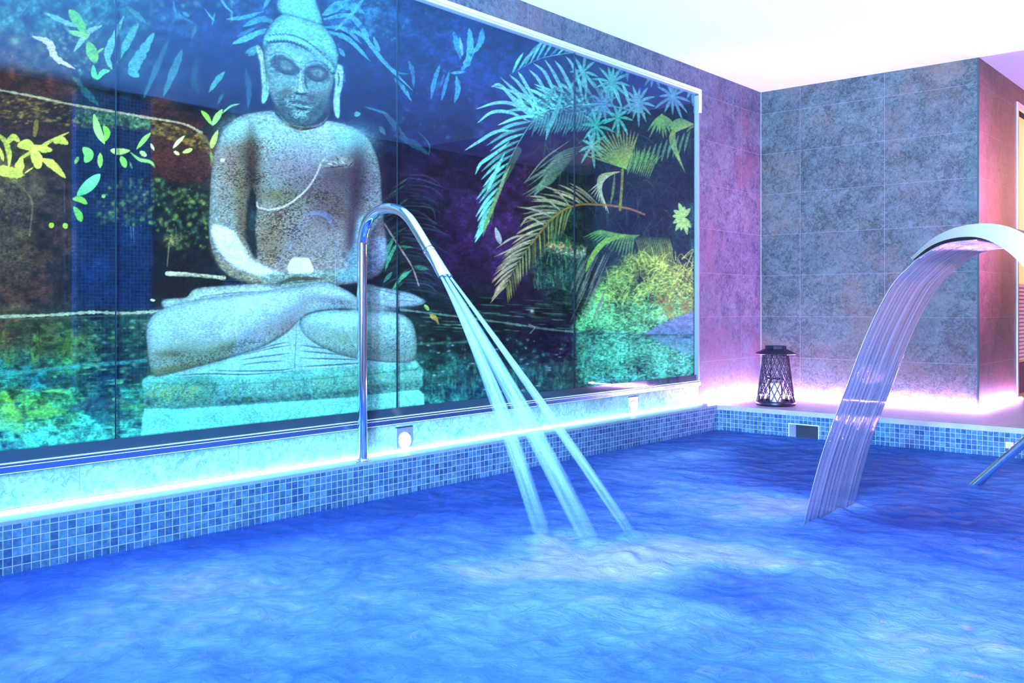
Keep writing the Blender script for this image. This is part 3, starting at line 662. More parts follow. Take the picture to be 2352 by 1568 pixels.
    S.poly([(341,862),(327,872),(325,884),(333,900),(329,912),(334,934),(420,938),(600,926),(800,911),(961,893),(972,886),(970,868),(973,850),(958,832),(700,850),(500,862)], (104,186,176), (86,150,140), 1, 1., .14, .14, smooth=False)
    S.poly([(338,912),(500,916),(700,905),(965,872),(960,892),(800,910),(600,924),(420,936),(336,933)], (62,112,104), None, 3, .75, .3, .4, smooth=False)
    for k in range(9):
        x = 352+k*70; y = 905-k*4.6; c = (58,118,110)
        S.stroke([(x, y), (x+6, y-20), (x+28, y-26), (x+40, y-18)], 2.6, c, 'flat', .75)
        S.stroke([(x+40, y-18), (x+52, y-26), (x+66, y-18), (x+66, y)], 2.6, c, 'flat', .7)
        S.soft(x+30, y-8, 16, 8, (130,196,170), .5)
    S.stroke([(336,878),(480,884),(700,872),(960,848)], 3, (70,140,132), 'flat', .7, rough=.6)
    S.poly([(341,864),(420,853),(680,842),(950,822),(960,834),(955,846),(700,866),(480,878),(345,876)], (118,200,196), (96,178,170), 1, .95, .12, .14, smooth=False)
    S.speck([(345,885),(450,890),(450,915),(345,915)], 36, [(140,180,110), (120,160,100)], (3, 8), .45, 51)
    # skirt fan
    S.poly([(682,722),(640,770),(540,816),(400,850),(350,866),(680,850),(955,832),(880,822),(760,800),(700,760)], (156,190,214), (128,200,212), 1, 1., .08, .08, smooth=False)
    for p in [[(560,815),(620,800),(672,792)], [(553,826),(610,818),(672,810)], [(552,838),(600,832),(650,829)], [(480,850),(560,852),(640,850),(672,846)], [(690,792),(730,798),(790,806)], [(690,806),(740,810),(800,816)], [(690,822),(760,824),(830,826)], [(685,842),(760,838),(850,832)], [(575,808),(630,792),(665,785)], [(400,862),(480,858),(560,860),(660,854)]]:
        S.stroke(p, 3.4, (62,90,104), 'leaf', .85)
        S.stroke([(q[0], q[1]+3) for q in p], 2.4, (176,214,226), 'leaf', .5)
    S.stroke([(682,724),(680,780),(676,845)], 2.4, (96,124,150), 'flat', .6)
    # feet behind the knees
    S.poly([(375,706),(370,694),(380,686),(425,683),(440,668),(460,660),(540,654),(610,650),(660,655),(672,668),(600,676),(470,690),(392,712)], (156,178,178), (130,160,160), 1, 1., .14, .12, rim=6)
    S.stroke([(455,682),(540,672),(640,668)], 2.6, (70,90,96), 'leaf', .8)
    S.poly([(838,655),(880,660),(940,672),(972,686),(978,694),(960,702),(905,706),(860,716),(838,712)], (128,164,184), (120,150,168), 1, 1., .16, .14, rim=5)
    for p in [[(850,662),(900,672),(955,686)], [(900,690),(930,690),(960,694)]]: S.stroke(p, 2.4, (60,84,100), 'leaf', .7)
    S.soft(905, 700, 34, 12, (140,160,190), .7)
    # torso and arms
    torso = [(503,318),(520,292),(548,268),(590,257),(636,254),(660,262),(700,270),(752,276),(790,284),(826,300),(850,326),(866,360),(874,402),(877,450),(881,500),(887,550),(886,596),(872,628),(850,640),(800,652),(700,662),(600,652),(540,640),(506,614),(487,576),(480,536),(481,470),(484,410),(490,362)]
    S.poly(torso, (142,176,182), (132,128,132), 1, 1., .2, .16, rim=10)
    # mottling
    for x, y, rx, ry, c, a in [(560,300,60,34,(150,204,210),.75), (690,318,70,34,(150,190,206),.7), (815,320,50,34,(128,200,208),.8), (530,400,40,60,(136,118,116),.65), (520,360,40,30,(140,116,110),.6),
        (690,380,70,44,(130,128,156),.6), (645,400,50,40,(140,120,130),.45), (640,420,46,30,(112,140,140),.5), (720,430,60,40,(98,84,104),.7), (760,400,30,26,(84,70,84),.6), (850,420,24,60,(112,110,144),.65), (858,520,26,50,(110,124,150),.6),
        (650,520,60,60,(122,112,96),.6), (620,560,34,60,(116,100,70),.6), (700,540,60,50,(126,124,132),.5), (760,500,40,40,(98,74,84),.6), (640,450,50,18,(96,92,54),.6), (520,470,34,44,(120,124,112),.5), (555,430,20,60,(98,88,48),.55)]:
        S.soft(x, y, rx, ry, c, a, mott=.12)
    S.soft(577, 390, 13, 84, (46,34,26), .95, mott=.1); S.soft(570, 350, 26, 36, (76,58,40), .7, mott=.15); S.soft(590, 420, 14, 70, (74,60,44), .5, mott=.2)
    S.soft(818, 430, 20, 90, (46,34,58), .9, 4, mott=.1); S.soft(800, 400, 46, 50, (58,44,54), .7, mott=.15); S.soft(808, 540, 14, 60, (56,40,60), .8, mott=.1); S.soft(760, 470, 60, 50, (72,58,62), .55, mott=.15)
    S.poly([(580,432),(590,470),(586,520),(590,560),(589,594),(574,572),(562,540),(564,500),(570,460)], (20,30,34), (24,36,40), 2, .95, .3, .4)
    S.soft(580, 500, 7, 24, (50,84,90), .7); S.soft(556, 505, 12, 56, (84,66,40), .7, mott=.2)
    for x, y, rx, ry, a in [(530,400,50,90,.9), (540,510,46,60,.85), (650,400,70,80,.75), (720,470,90,70,.95), (640,540,60,70,.95), (720,560,70,60,.7), (850,420,34,80,.8), (860,560,26,60,.6), (560,600,80,40,.7), (690,330,80,30,.35), (590,400,30,110,.9)]:
        S.mott(x, y, rx, ry, a)
    # fore-arms
    S.poly([(486,520),(510,519),(538,532),(556,560),(572,590),(600,606),(632,622),(660,632),(640,640),(600,636),(560,622),(520,596),(495,560)], (196,210,206), (184,200,206), 3, .95, .06, .06)
    S.poly([(482,560),(500,592),(530,616),(580,632),(640,642),(650,652),(600,652),(545,642),(506,616),(488,586)], (110,112,84), (104,106,82), 4, .8, .3, .3)
    S.poly([(868,548),(850,580),(818,606),(770,622),(730,628),(740,640),(800,648),(860,630),(884,600),(884,560)], (128,190,206), (110,160,178), 4, .9, .12, .14)
    S.poly([(826,500),(812,560),(790,610),(830,600),(846,560),(845,510)], (110,164,190), None, 6, .75, .16, .14)
    S.poly([(866,540),(846,570),(840,640),(866,632),(884,600),(886,550)], (120,136,166), (84,84,120), 4, .7, .2, .2)
    # hands
    S.poly([(600,632),(640,626),(690,622),(740,624),(778,622),(772,642),(744,650),(748,660),(720,668),(660,668),(640,656),(610,650)], (132,156,152), (110,128,120), 2, .95, .2, .2)
    S.stroke([(645,648),(680,640),(745,640)], 9, (70,72,58), 'leaf', .85, rough=.5); S.stroke([(640,650),(665,662)], 14, (60,76,80), 'leaf', .8)
    S.stroke([(650,658),(700,652),(748,648)], 12, (138,164,154), 'flat', .9, rough=.2); S.stroke([(652,667),(700,662),(745,655)], 4, (52,58,56), 'leaf', .85); S.stroke([(655,652),(700,647),(748,643)], 2.5, (66,76,74), 'leaf', .7)
    S.poly([(660,620),(664,604),(672,593),(688,591),(708,593),(714,602),(720,622),(700,628),(672,628)], (206,208,236), (196,204,230), 1, 1., .04, .04)
    S.soft(735, 545, 30, 34, (130,128,140), .5, mott=.2)
    # sash
    S.stroke([(590,464),(594,476),(622,481),(655,473),(688,450),(712,425),(728,398),(737,376),(745,366)], 4.4, (176,176,176), 'flat', .85); S.stroke([(596,482),(625,487),(658,479),(692,456),(716,430)], 2.6, (76,62,60), 'flat', .6)
    S.poly([(738,372),(760,360),(800,358),(812,372),(800,384),(770,384),(745,384)], (124,130,134), None, 2, .85, .2, .2)
    for p in [[(742,386),(775,383),(800,380)], [(756,378),(768,384)], [(772,374),(782,384)], [(788,370),(800,384)], [(800,384),(812,370)], [(772,362),(778,368)]]: S.stroke(p, 2.8, (44,36,40), 'leaf', .85)
    for p in [[(752,374),(764,380)], [(766,370),(778,379)], [(782,368),(796,378)]]: S.stroke(p, 3, (184,186,186), 'leaf', .8)
    # front legs
    shin = [(338,800),(336,758),(346,730),(372,710),(430,692),(520,680),(600,670),(660,660),(700,654),(742,646),(766,652),(800,668),(835,690),(900,705),(905,715),(850,716),(790,708),(740,712),(702,722),(680,742),(650,768),(600,796),(540,816),(470,836),(400,856),(356,864),(343,840)]
    S.poly(shin, (156,192,214), (132,160,156), 1, 1., .1, .08, rim=9)
    for x, y, rx, ry, c, a, ro in [(470,720,100,26,(158,196,220),.7,-8), (420,810,70,30,(112,134,124),.8,-8), (520,800,90,18,(96,116,100),.8,-20), (610,760,70,18,(128,140,150),.8,-32), (680,715,50,18,(116,130,142),.7,-38), (770,692,60,12,(112,124,140),.8,8), (390,812,34,8,(86,96,76),.8,0), (400,846,60,8,(92,100,70),.8,-10), (370,760,22,40,(150,196,206),.6,0), (660,745,40,12,(120,112,110),.7,-40)]:
        S.soft(x, y, rx, ry, c, a, ro, mott=.08)
    S.stroke([(356,862),(420,848),(520,822),(600,796),(660,760),(690,728)], 6, (80,98,90), 'leaf', .8, edge=3)
    S.stroke([(540,720),(542,770),(550,800)], 2, (176,206,226), 'flat', .4)
    knee = [(690,752),(688,738),(706,722),(742,713),(800,711),(860,712),(912,718),(942,734),(955,762),(957,800),(950,828),(910,832),(850,826),(780,812),(730,790),(700,768)]
    S.poly(knee, (142,196,206), (128,168,168), 1, 1., .12, .08, rim=9)
    for x, y, rx, ry, c, a, ro in [(820,732,90,14,(158,208,218),.8,2), (790,775,60,20,(118,154,138),.8,6), (900,800,50,22,(110,146,156),.8,0), (720,760,24,18,(124,150,150),.7,30), (850,812,90,10,(96,126,126),.7,4)]:
        S.soft(x, y, rx, ry, c, a, ro, mott=.08)
    S.stroke([(700,770),(740,796),(800,818),(880,830),(940,832)], 3.4, (70,104,104), 'leaf', .8)
    for x, y, rx, ry, a, ro in [(520,640,70,14,.7,10), (400,830,80,22,.8,-8), (540,800,120,16,.8,-22), (640,740,60,30,.6,-35), (760,695,70,12,.6,5), (800,790,120,22,.6,6), (910,780,50,40,.6,0), (450,900,120,18,.5,-3), (700,890,200,16,.5,-4), (690,645,60,14,.7,-2)]:
        S.mott(x, y, rx, ry, a, (.5,.55,.5), ro)
    # neck and head
    S.poly([(630,250),(640,272),(668,290),(702,296),(735,290),(752,272),(756,225),(640,220)], (52,72,74), (40,46,52), 1, 1., .2, .2)
    S.stroke([(636,256),(660,282),(702,292),(738,284),(756,264)], 5, (140,170,172), 'leaf', .5); S.stroke([(655,286),(690,297),(730,292)], 5, (60,44,34), 'leaf', .85); S.stroke([(645,268),(680,284),(730,280)], 3, (90,120,120), 'leaf', .6); S.soft(690, 296, 5, 3, (130,120,90), .8)
    S.stroke([(618,256),(645,276),(672,296),(700,304)], 8, (120,150,150), 'leaf', .5, edge=4)
    S.poly([(607,150),(609,180),(618,212),(632,242),(656,270),(690,284),(716,284),(742,262),(756,226),(766,190),(774,150),(772,110),(700,70),(620,80),(606,120)], (116,168,162), (92,130,126), 1, 1., .2, .12, rim=9)
    S.poly([(638,248),(660,270),(700,284),(738,262),(752,232),(730,240),(700,262),(668,256),(650,236)], (54,78,80), None, 4, .8, .2, .2)
    # ears
    S.poly([(588,104),(596,106),(604,120),(610,160),(617,196),(616,222),(606,238),(601,232),(601,200),(597,150),(590,122)], (136,176,150), (124,186,170), 1, 1., .16, .14)
    S.stroke([(592,112),(600,140),(604,190)], 3, (196,206,170), 'leaf', .8); S.stroke([(604,128),(611,165),(612,205)], 4, (84,100,50), 'leaf', .7); S.stroke([(588,106),(575,116),(564,122)], 11, (70,150,150), 'leaf', .8)
    S.poly([(770,152),(784,150),(789,162),(787,195),(781,222),(780,262),(776,272),(769,262),(765,235),(769,200)], (124,178,184), (140,186,190), 1, 1., .16, .14)
    S.stroke([(776,165),(779,182),(775,200)], 5, (60,84,90), 'leaf', .8); S.stroke([(790,170),(792,190)], 4, (70,130,150), 'leaf', .6)
    # hair and top-knot
    S.poly([(638,22),(636,6),(648,-28),(668,-66),(684,-80),(700,-70),(716,-30),(728,8),(738,36),(741,54),(735,62),(700,50),(655,36)], (116,200,202), (108,196,196), 1, 1., .12, .1, rim=7)
    S.poly([(606,118),(603,98),(610,74),(628,48),(642,36),(656,30),(700,44),(738,56),(758,78),(772,104),(776,132),(772,166),(764,172),(764,150),(756,132),(734,118),(702,110),(672,98),(645,93),(622,96),(610,112)], (118,204,202), (108,186,184), 1, 1., .14, .1, rim=8)
    S.stroke([(640,28),(668,36),(704,44),(738,56)], 3, (64,136,140), 'leaf', .8, rough=.4)
    for k in range(20):
        t = k/19; x = 618+146*t; y = 92+62*t*t-12*math.sin(math.pi*t)+8*t
        S.stroke([(x-4, y+4), (x, y+7), (x+4, y+5)], 3.6, (20,56,64), 'flat', .85); S.soft(x, y-4, 5, 5, (134,214,206), .6)
        if k < 18: S.stroke([(x, y-12), (x+5, y-9)], 3, (34,84,90), 'flat', .8)
    for k in range(60):
        x, y = r.uniform(612, 766), r.uniform(50, 90); S.stroke([(x, y), (x+6, y+3)], 1.6, (84,160,160), 'flat', .45)
    for k in range(26):
        x, y = r.uniform(650, 722), r.uniform(-40, 34); S.stroke([(x, y), (x+8, y+3)], 1.6, (84,160,164), 'flat', .45)
    # face
    S.poly([(648,106),(700,116),(742,130),(752,150),(735,148),(706,150),(692,158),(676,142),(650,128)], (112,178,200), None, 4, .8, .08, .08)
    DK = (40,58,60)
    S.stroke([(616,150),(622,128),(640,120),(662,126),(684,148)], 3, (70,110,112), 'leaf', .7); S.stroke([(694,158),(704,146),(726,140),(748,148),(760,168)], 3, (70,110,112), 'leaf', .7)
    S.poly([(621,146),(624,134),(636,126),(654,128),(672,140),(688,156),(690,166),(680,172),(664,172),(648,166),(630,158)], (62,82,76), DK, 2, .92, .3, .2)
    S.poly([(698,162),(706,152),(724,147),(742,150),(752,162),(756,178),(742,187),(722,184),(706,178),(699,172)], (62,84,82), DK, 2, .92, .3, .2)
    S.poly([(641,146),(650,140),(664,146),(672,158),(664,162),(650,158)], (92,126,118), None, 2, .9, .2, .1); S.poly([(712,164),(724,158),(738,162),(746,172),(736,178),(720,174)], (92,124,124), None, 2, .9, .2, .1)
    S.stroke([(636,158),(655,169),(680,170)], 4, (24,36,42), 'leaf', .9); S.stroke([(710,178),(728,186),(750,180)], 4.4, (24,36,42), 'leaf', .9)
    S.stroke([(642,138),(656,136),(676,150)], 2.6, (48,54,46), 'leaf', .8); S.stroke([(706,156),(725,152),(745,162)], 2.6, (48,54,50), 'leaf', .8)
    S.soft(658, 190, 26, 16, (120,170,170), .6, mott=.1); S.soft(735, 205, 20, 18, (112,160,160), .6, mott=.1)
    S.stroke([(690,162),(690,186),(691,208)], 11, (160,200,184), 'grow', .9, edge=3); S.stroke([(701,168),(702,190),(706,205)], 5, (48,66,70), 'leaf', .85, edge=2)
    S.soft(677, 205, 7, 5, (150,190,176), .8); S.soft(701, 208, 6, 5, (140,176,170), .7)
    S.stroke([(674,212),(690,216),(708,214)], 5, (40,40,30), 'leaf', .95); S.soft(655, 212, 20, 8, (84,88,60), .75, -10, mott=.15); S.soft(742, 218, 18, 9, (84,90,76), .6, mott=.15); S.soft(715, 224, 16, 9, (60,68,64), .8, mott=.1)
    S.stroke([(664,233),(686,234),(704,238),(726,236)], 8, (56,80,84), 'leaf', .9); S.stroke([(668,240),(690,243),(714,246)], 5, (120,168,168), 'leaf', .85); S.stroke([(676,244),(694,251),(712,249)], 4.4, (26,34,42), 'leaf', .95); S.stroke([(682,255),(700,258),(714,254)], 5, (120,164,164), 'leaf', .85)
    S.soft(690, 265, 18, 8, (134,186,182), .85, 8, mott=.1); S.soft(648, 240, 8, 18, (64,84,72), .7, -18); S.soft(740, 244, 9, 16, (60,84,88), .7, 14)
    S.stroke([(672,222),(682,228)], 6, (110,150,140), 'leaf', .7); S.soft(702, 227, 7, 5, (110,140,136), .7)
    for x, y, rx, ry, a in [(650,225,30,30,.7), (735,225,26,30,.7), (690,262,40,18,.6), (700,190,60,20,.35), (690,250,50,50,.5)]: S.mott(x, y, rx, ry, a, (.4,.42,.42))
    S.soft(688, 136, 5, 5, (150,216,214), .9); S.stroke([(683,142),(689,144),(694,141)], 2.4, (56,110,120), 'flat', .8)
    S.poly([(506,365),(515,365),(515,371),(506,371)], (220,220,230), None, 1, 1., 0, 0, smooth=False)
    # weave of the cloth the picture is printed on
    S.c *= (1+.10*(fnoise(PH, PW, 1, 14, 2, 61)-.5)+.10*(fnoise(PH, PW, 14, 1.5, 2, 62)-.5))[..., None]
    np.clip(S.c, 0, 1, S.c)
    return S.c

# ================================================================= THE SETTING
WH = 2.246; YB = 5.579; YW = 6.477; XR = 1.5; XW = 3.6; WZ = -.162; Y0 = -2.4
FY0, FY1, FZ0, FZ1 = .90, 5.558, .126, 2.107       # opening of the mural
XC = .125; XP = 2.78                                # inner faces of the pool, left and right

w = MB(); w.box(-.12, Y0, FZ1, 0, YW, WH); w.box(-.12, FY1, .0, 0, YW, FZ1); w.box(-.12, Y0, 0, 0, FY0, FZ1); w.box(-.12, FY0, .126, -.045, FY1, FZ1)
struct('wall_left', w, M['slate_left'])
struct('trim_1', MB().box(-.12, FY0+.002, .012, 0., FY1-.002, .1255), M['slate_band'])
struct('wall_back', MB().box(-.12, YW, 0, XR-.004, YW+.12, WH), M['slate_back'])
w = MB(); w.box(XR-.12, YW+.12, 0, XR, 7.46, WH); w.box(XR-.12, 7.46, 2.13, XR, 8.4, WH); w.box(XR-.12, 8.4, 0, XR, 9.2, WH); w.box(XR-.004, YW+.0, 0, XR, YW+.12, WH)
struct('wall_passage', w, M['slate_side'])
struct('trim_2', MB().box(XR-.010, YW-.006, 0.012, XR+.002, YW-.0005, WH-.004), M['black'])
struct('trim_3', MB().box(.0008, YW-.005, .012, .005, YW-.0005, WH-.004), plain('pale_corner_joint', (.22, .19, .28), .6))
struct('wall_right', MB().box(XW, Y0, 0, XW+.12, 9.2, WH), stone('slate_wall_tile_right', (.07, .045, .04), (.20, .12, .10), (.22, .10, .06), 0, -.02))
struct('wall_far', MB().box(XR-.12, 9.2, 0, XW+.12, 9.32, WH), M['slate_side'])
struct('ceiling', MB().box(-.12, Y0, WH, XW+.12, YW, WH+.1), M['ceiling'])
struct('ceiling_passage', MB().box(XR-.12, YW, WH, XW+.12, 9.32, WH+.1), M['ceiling_shaded'])
f = MB(); f.box(-.12, YB, -.03, XW, 9.2, 0); f.box(XP, Y0, -.03, XW, YB, 0)
struct('floor', f, M['deck'])
struct('trim_4', MB().box(-.12, Y0, -.012, XC, YB, 0.), M['coping'])
# basin
SX0, SX1, SZ0, SZ1 = .622, .822, -.20, -.078
b = MB(); D = -1.25
b.box(-.12, Y0, D, XC, YB, -.012)
struct('wall_pool_left', b, M['mosaic'])
b = MB()
b.box(XC, YB, D, SX0, YB+.3, -.03); b.box(SX1, YB, D, XW, YB+.3, -.03); b.box(SX0, YB, D, SX1, YB+.3, SZ0); b.box(SX0, YB, SZ1, SX1, YB+.3, -.03)
struct('wall_pool_back', b, M['mosaic'])
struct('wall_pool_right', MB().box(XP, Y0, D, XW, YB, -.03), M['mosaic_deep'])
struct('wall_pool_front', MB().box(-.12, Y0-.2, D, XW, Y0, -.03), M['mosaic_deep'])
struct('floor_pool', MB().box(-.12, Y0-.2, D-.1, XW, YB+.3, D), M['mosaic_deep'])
# mosaic column and dark post on the right wall (seen mirrored in the mural glass)
struct('trim_5', MB().box(XW-.08, 3.01, 0, XW, 3.59, 2.2), M['mosaic'])
t = empty('floor_standing_post', (3.40, 2.88, 0), 'slim dark post standing on the deck by the right wall', 'post')
MB().lathe((3.40, 2.88, 0), [(.06, 0), (.06, .012), (.016, .02), (.016, 1.5)], 20).build('pole', M['black'], t)
MB().lathe((3.40, 2.88, 1.5), [(.02, 0), (.022, .03), (.0, .04)], 16).build('cap', M['black'], t)
# door opening of the lit cabin in the passage
d = tag(MB().box(XR-.02, 7.463, .0, XR+.006, 7.50, 2.127).box(XR-.02, 8.36, 0, XR+.006, 8.397, 2.127).box(XR-.02, 7.50, 2.09, XR+.006, 8.36, 2.127).build('door_1', M['alu'], origin=(XR, 7.9, 0)), kind='structure')
MB().box(XR-.10, 7.47, .02, XR-.085, 8.395, 2.10).build('lit_pane', M['warm_glow'], d, origin=(XR, 7.9, 0))
lv = MB()
for k in range(20): lv.box(XR-.02, 7.502, .26+k*.028, XR-.004, 8.1, .277+k*.028)
lv.box(XR-.024, 7.502, .25, XR-.02, 8.1, .82)
lv.build('louvre_panel', plain('louvre_paint', (.62, .45, .50), .4), d, origin=(XR, 7.9, 0))
MB().box(XR-.02, 7.502, .02, XR-.006, 8.1, .245).build('lower_panel', plain('dark_lower_panel', (.10, .05, .08), .5), d, origin=(XR, 7.9, 0))

# trough added on the right wall to go with the ceiling fill light
for k, (ya, yb_, lab) in enumerate(((-1.15, 1.95, 'long dark trough added on the right wall beneath the ceiling fill light'),)):
    t = tag(MB().box(3.30, ya, 1.84, XW-.001, yb_, 1.86).box(3.30, ya, 1.86, 3.315, yb_, 1.91).build('fill_trough', M['trough'], origin=(XW, (ya+yb_)/2, 1.84)), lab, 'wall light')

# ================================================================= MURAL
mural = empty('wall_mural', (0, 3.2, .126), 'large glazed photo mural of a seated stone Buddha filling the left wall', 'wall mural')
def sheet_point(y, z, x=-.035):
    """where a spot of the wall lies on the painted sheet"""
    a = math.radians(40.80); dx, dy, dz = x-EYE[0], y-EYE[1], z-EYE[2]
    dep = -dx*math.sin(a)+dy*math.cos(a); lat = dx*math.cos(a)+dy*math.sin(a)
    return 1176+2146.3*lat/dep, 702.93-2146.3*dz/dep  # image pixel of the wall spot, projected through the camera
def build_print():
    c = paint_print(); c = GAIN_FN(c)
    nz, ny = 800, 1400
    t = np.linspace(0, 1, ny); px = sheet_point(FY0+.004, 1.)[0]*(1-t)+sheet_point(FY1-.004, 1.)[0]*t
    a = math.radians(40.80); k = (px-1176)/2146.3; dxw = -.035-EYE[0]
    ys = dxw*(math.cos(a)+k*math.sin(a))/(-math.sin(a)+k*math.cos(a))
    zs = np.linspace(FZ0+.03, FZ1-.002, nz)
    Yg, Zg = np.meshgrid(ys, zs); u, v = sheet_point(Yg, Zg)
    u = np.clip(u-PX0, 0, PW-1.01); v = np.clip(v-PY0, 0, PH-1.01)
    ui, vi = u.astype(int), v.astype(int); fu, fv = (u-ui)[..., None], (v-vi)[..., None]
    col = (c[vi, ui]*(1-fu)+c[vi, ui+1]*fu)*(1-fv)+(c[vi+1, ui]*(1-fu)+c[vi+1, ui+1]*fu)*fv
    me = bpy.data.meshes.new('picture_print')
    co = np.stack([np.full(Yg.shape, -.035), Yg-3.2, Zg-.126], -1).reshape(-1, 3).astype(np.float32)
    me.vertices.add(len(co)); me.vertices.foreach_set('co', co.ravel())
    idx = np.arange(nz*ny).reshape(nz, ny)
    q = np.stack([idx[:-1, :-1], idx[:-1, 1:], idx[1:, 1:], idx[1:, :-1]], -1).reshape(-1, 4)
    me.loops.add(q.size); me.loops.foreach_set('vertex_index', q.ravel().astype(np.int32))
    me.polygons.add(len(q)); me.polygons.foreach_set('loop_start', np.arange(0, q.size, 4, dtype=np.int32))
    me.update(calc_edges=True)
    at = me.color_attributes.new('ink', 'FLOAT_COLOR', 'POINT')
    rgba = np.ones((nz*ny, 4), np.float32); rgba[:, :3] = col.reshape(-1, 3); at.data.foreach_set('color', rgba.ravel())
    m, nt, out = mat('printed_ink'); p = N(nt, 'ShaderNodeBsdfPrincipled'); L(nt, p.outputs[0], out.inputs[0])
    A = N(nt, 'ShaderNodeAttribute', attribute_name='ink')
    tc = N(nt, 'ShaderNodeTexCoord'); mp = N(nt, 'ShaderNodeMapping'); mp.inputs['Scale'].default_value = (1, 90, 300); L(nt, tc.outputs['Object'], mp.inputs[0])
    n = N(nt, 'ShaderNodeTexNoise', i_Scale=1.0, i_Detail=2.0); L(nt, mp.outputs[0], n.inputs[0])
    L(nt, mixc(nt, 1.0, A.outputs['Color'], ramp(nt, n.outputs[0], [(.3, (.72, .72, .72)), (.7, (1.25, 1.25, 1.25))]), 'MULTIPLY'), p.inputs['Base Color'])
    p.inputs['Roughness'].default_value = .7; p.inputs['Specular IOR Level'].default_value = .1
    me.materials.append(m)
    o = bpy.data.objects.new('picture_print', me); COL.objects.link(o); o.parent = mural
def GAIN_FN(c):
    c = np.clip(c, 0, 1)**1.14*np.interp(np.arange(PH)+PY0, [0, 520], [.70, 1.0]).astype(np.float32)[:, None, None]  # print darkened towards the top to offset the stronger lamp light there
    lin = np.where(c <= .04045, c/12.92, ((c+.055)/1.055)**2.4).astype(np.float32)
    return np.clip(lin*np.array(INK, np.float32), 0, .95)
INK = (1.12, .80, .60)
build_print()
seams = [FY0+.003, 1.557, 2.866, 4.198, FY1-.003]
for a_, b_ in zip(seams[:-1], seams[1:]):
    MB().box(-.022, a_+.0006, FZ0+.03, -.014, b_-.0006, FZ1-.002).build('glass_pane', M['pane'], mural, origin=(0, 3.2, .126))
for s_ in seams[1:-1]:
    MB().box(-.0225, s_-.0006, FZ0+.03, -.0138, s_+.0006, FZ1-.002).build('pane_joint', plain('silicone_joint', (.02, .035, .045), .9, spec=.0), mural, origin=(0, 3.2, .126))
MB().box(-.034, FY0, .158, -.008, FY1, .196).build('base_strip', plain('dark_glossy_strip', (.02, .035, .05), .06), mural, origin=(0, 3.2, .126))
for z_, x_ in ((.1262, .0168), (.1475, .0168), (.1555, .0068)): MB().box(-.02, FY0-.029, z_, x_, FY1-.001, z_+.0024).build('rail_lip', plain('bright_rail_lip', (.85, .9, .95), .25), mural, origin=(0, 3.2, .126))
rl = MB().box(-.04, FY0-.03, .1262, .016, FY1+.0, .150).box(-.04, FY0-.03, .150, .006, FY1, .1575)
rl.build('bottom_rail', plain('bottom_rail_metal', (.16, .24, .44), .2, .9), mural, origin=(0, 3.2, .126), bevel=.002)
MB().box(-.044, FY0-.03, 2.086, .012, FY1+.02, 2.1065).box(-.044, FY0-.03, 2.076, .003, FY1+.0, 2.086).build('top_rail', plain('pale_top_rail', (.40, .46, .52), .35), mural, origin=(0, 3.2, .126), bevel=.002)
MB().box(.0005, FY1-.002, 1.95, .012, FY1+.018, 2.086).build('corner_bracket', M['alu_white'], mural, origin=(0, 3.2, .126))
MB().box(-.03, FY1-.004, .158, .002, FY1+.003, 2.066).build('side_rail', plain('dull_side_rail', (.34, .32, .44), .4, .6), mural, origin=(0, 3.2, .126), bevel=.002)
MB().box(-.03, FY0-.03, .158, .008, FY0-.0, 2.066).build('side_rail', M['alu'], mural, origin=(0, 3.2, .126), bevel=.002)

# ================================================================= LIGHT STRIPS
def strip(x0, y0, x1, y1, h, m, label):
    t = empty('led_strip', ((x0+x1)/2, (y0+y1)/2, 0), label, 'light strip')
    MB().box(x0, y0, .0005, x1, y1, h).build('diffuser', m, t)
    return t
strip(.002, FY0, .014, YB-.0, .0105, M['led_cyan'], 'thin cyan-white light strip along the pool coping below the mural')
strip(.026, YB+.05, .038, YW-.05, .007, M['led_violet'], 'violet-white light strip at the foot of the left wall on the back ledge')
strip(.05, YW-.038, XR+.02, YW-.026, .007, M['led_violet'], 'violet-white light strip along the foot of the back wall behind the lantern')
strip(XR+.026, YW-.026, XR+.038, 7.44, .007, M['led_violet'], 'violet-white light strip at the foot of the passage wall')

# ================================================================= WALL LAMPS IN THE SKIRTING
for ya, lab in ((2.888, 'square wall light with round lit lens in the skirting beside the swan-neck jet'), (4.758, 'square wall light with round lit lens in the skirting near the pool corner')):
    t = empty('wall_light', (0, ya, .055), lab, 'wall light', 'wall lights in the skirting')
    MB().box(.0006, ya-.047, .006, .008, ya+.047, .106).build('face_plate', M['alu'], t, bevel=.0015)
    n = 28; P = [[(x, ya+r*math.cos(2*PI*k/n), .050+r*math.sin(2*PI*k/n)) for k in range(n)] for x, r in ((.0082, .034), (.0105, .034), (.012, .029))]
    r_ = MB(); r_.grid(P, closed_v=True); r_.face(P[-1]); r_.build('lens', M['lens'], t)
    P = [[(x, ya+r*math.cos(2*PI*k/n), .050+r*math.sin(2*PI*k/n)) for k in range(n)] for x, r in ((.0082, .038), (.0115, .038), (.0115, .0345), (.0082, .0345))]
    MB().grid(P, closed_v=True).build('lens_ring', M['steel'], t)
    MB().box(.0006, ya-.049, .1064, .0125, ya+.047, .1105).build('hood', M['black'], t)

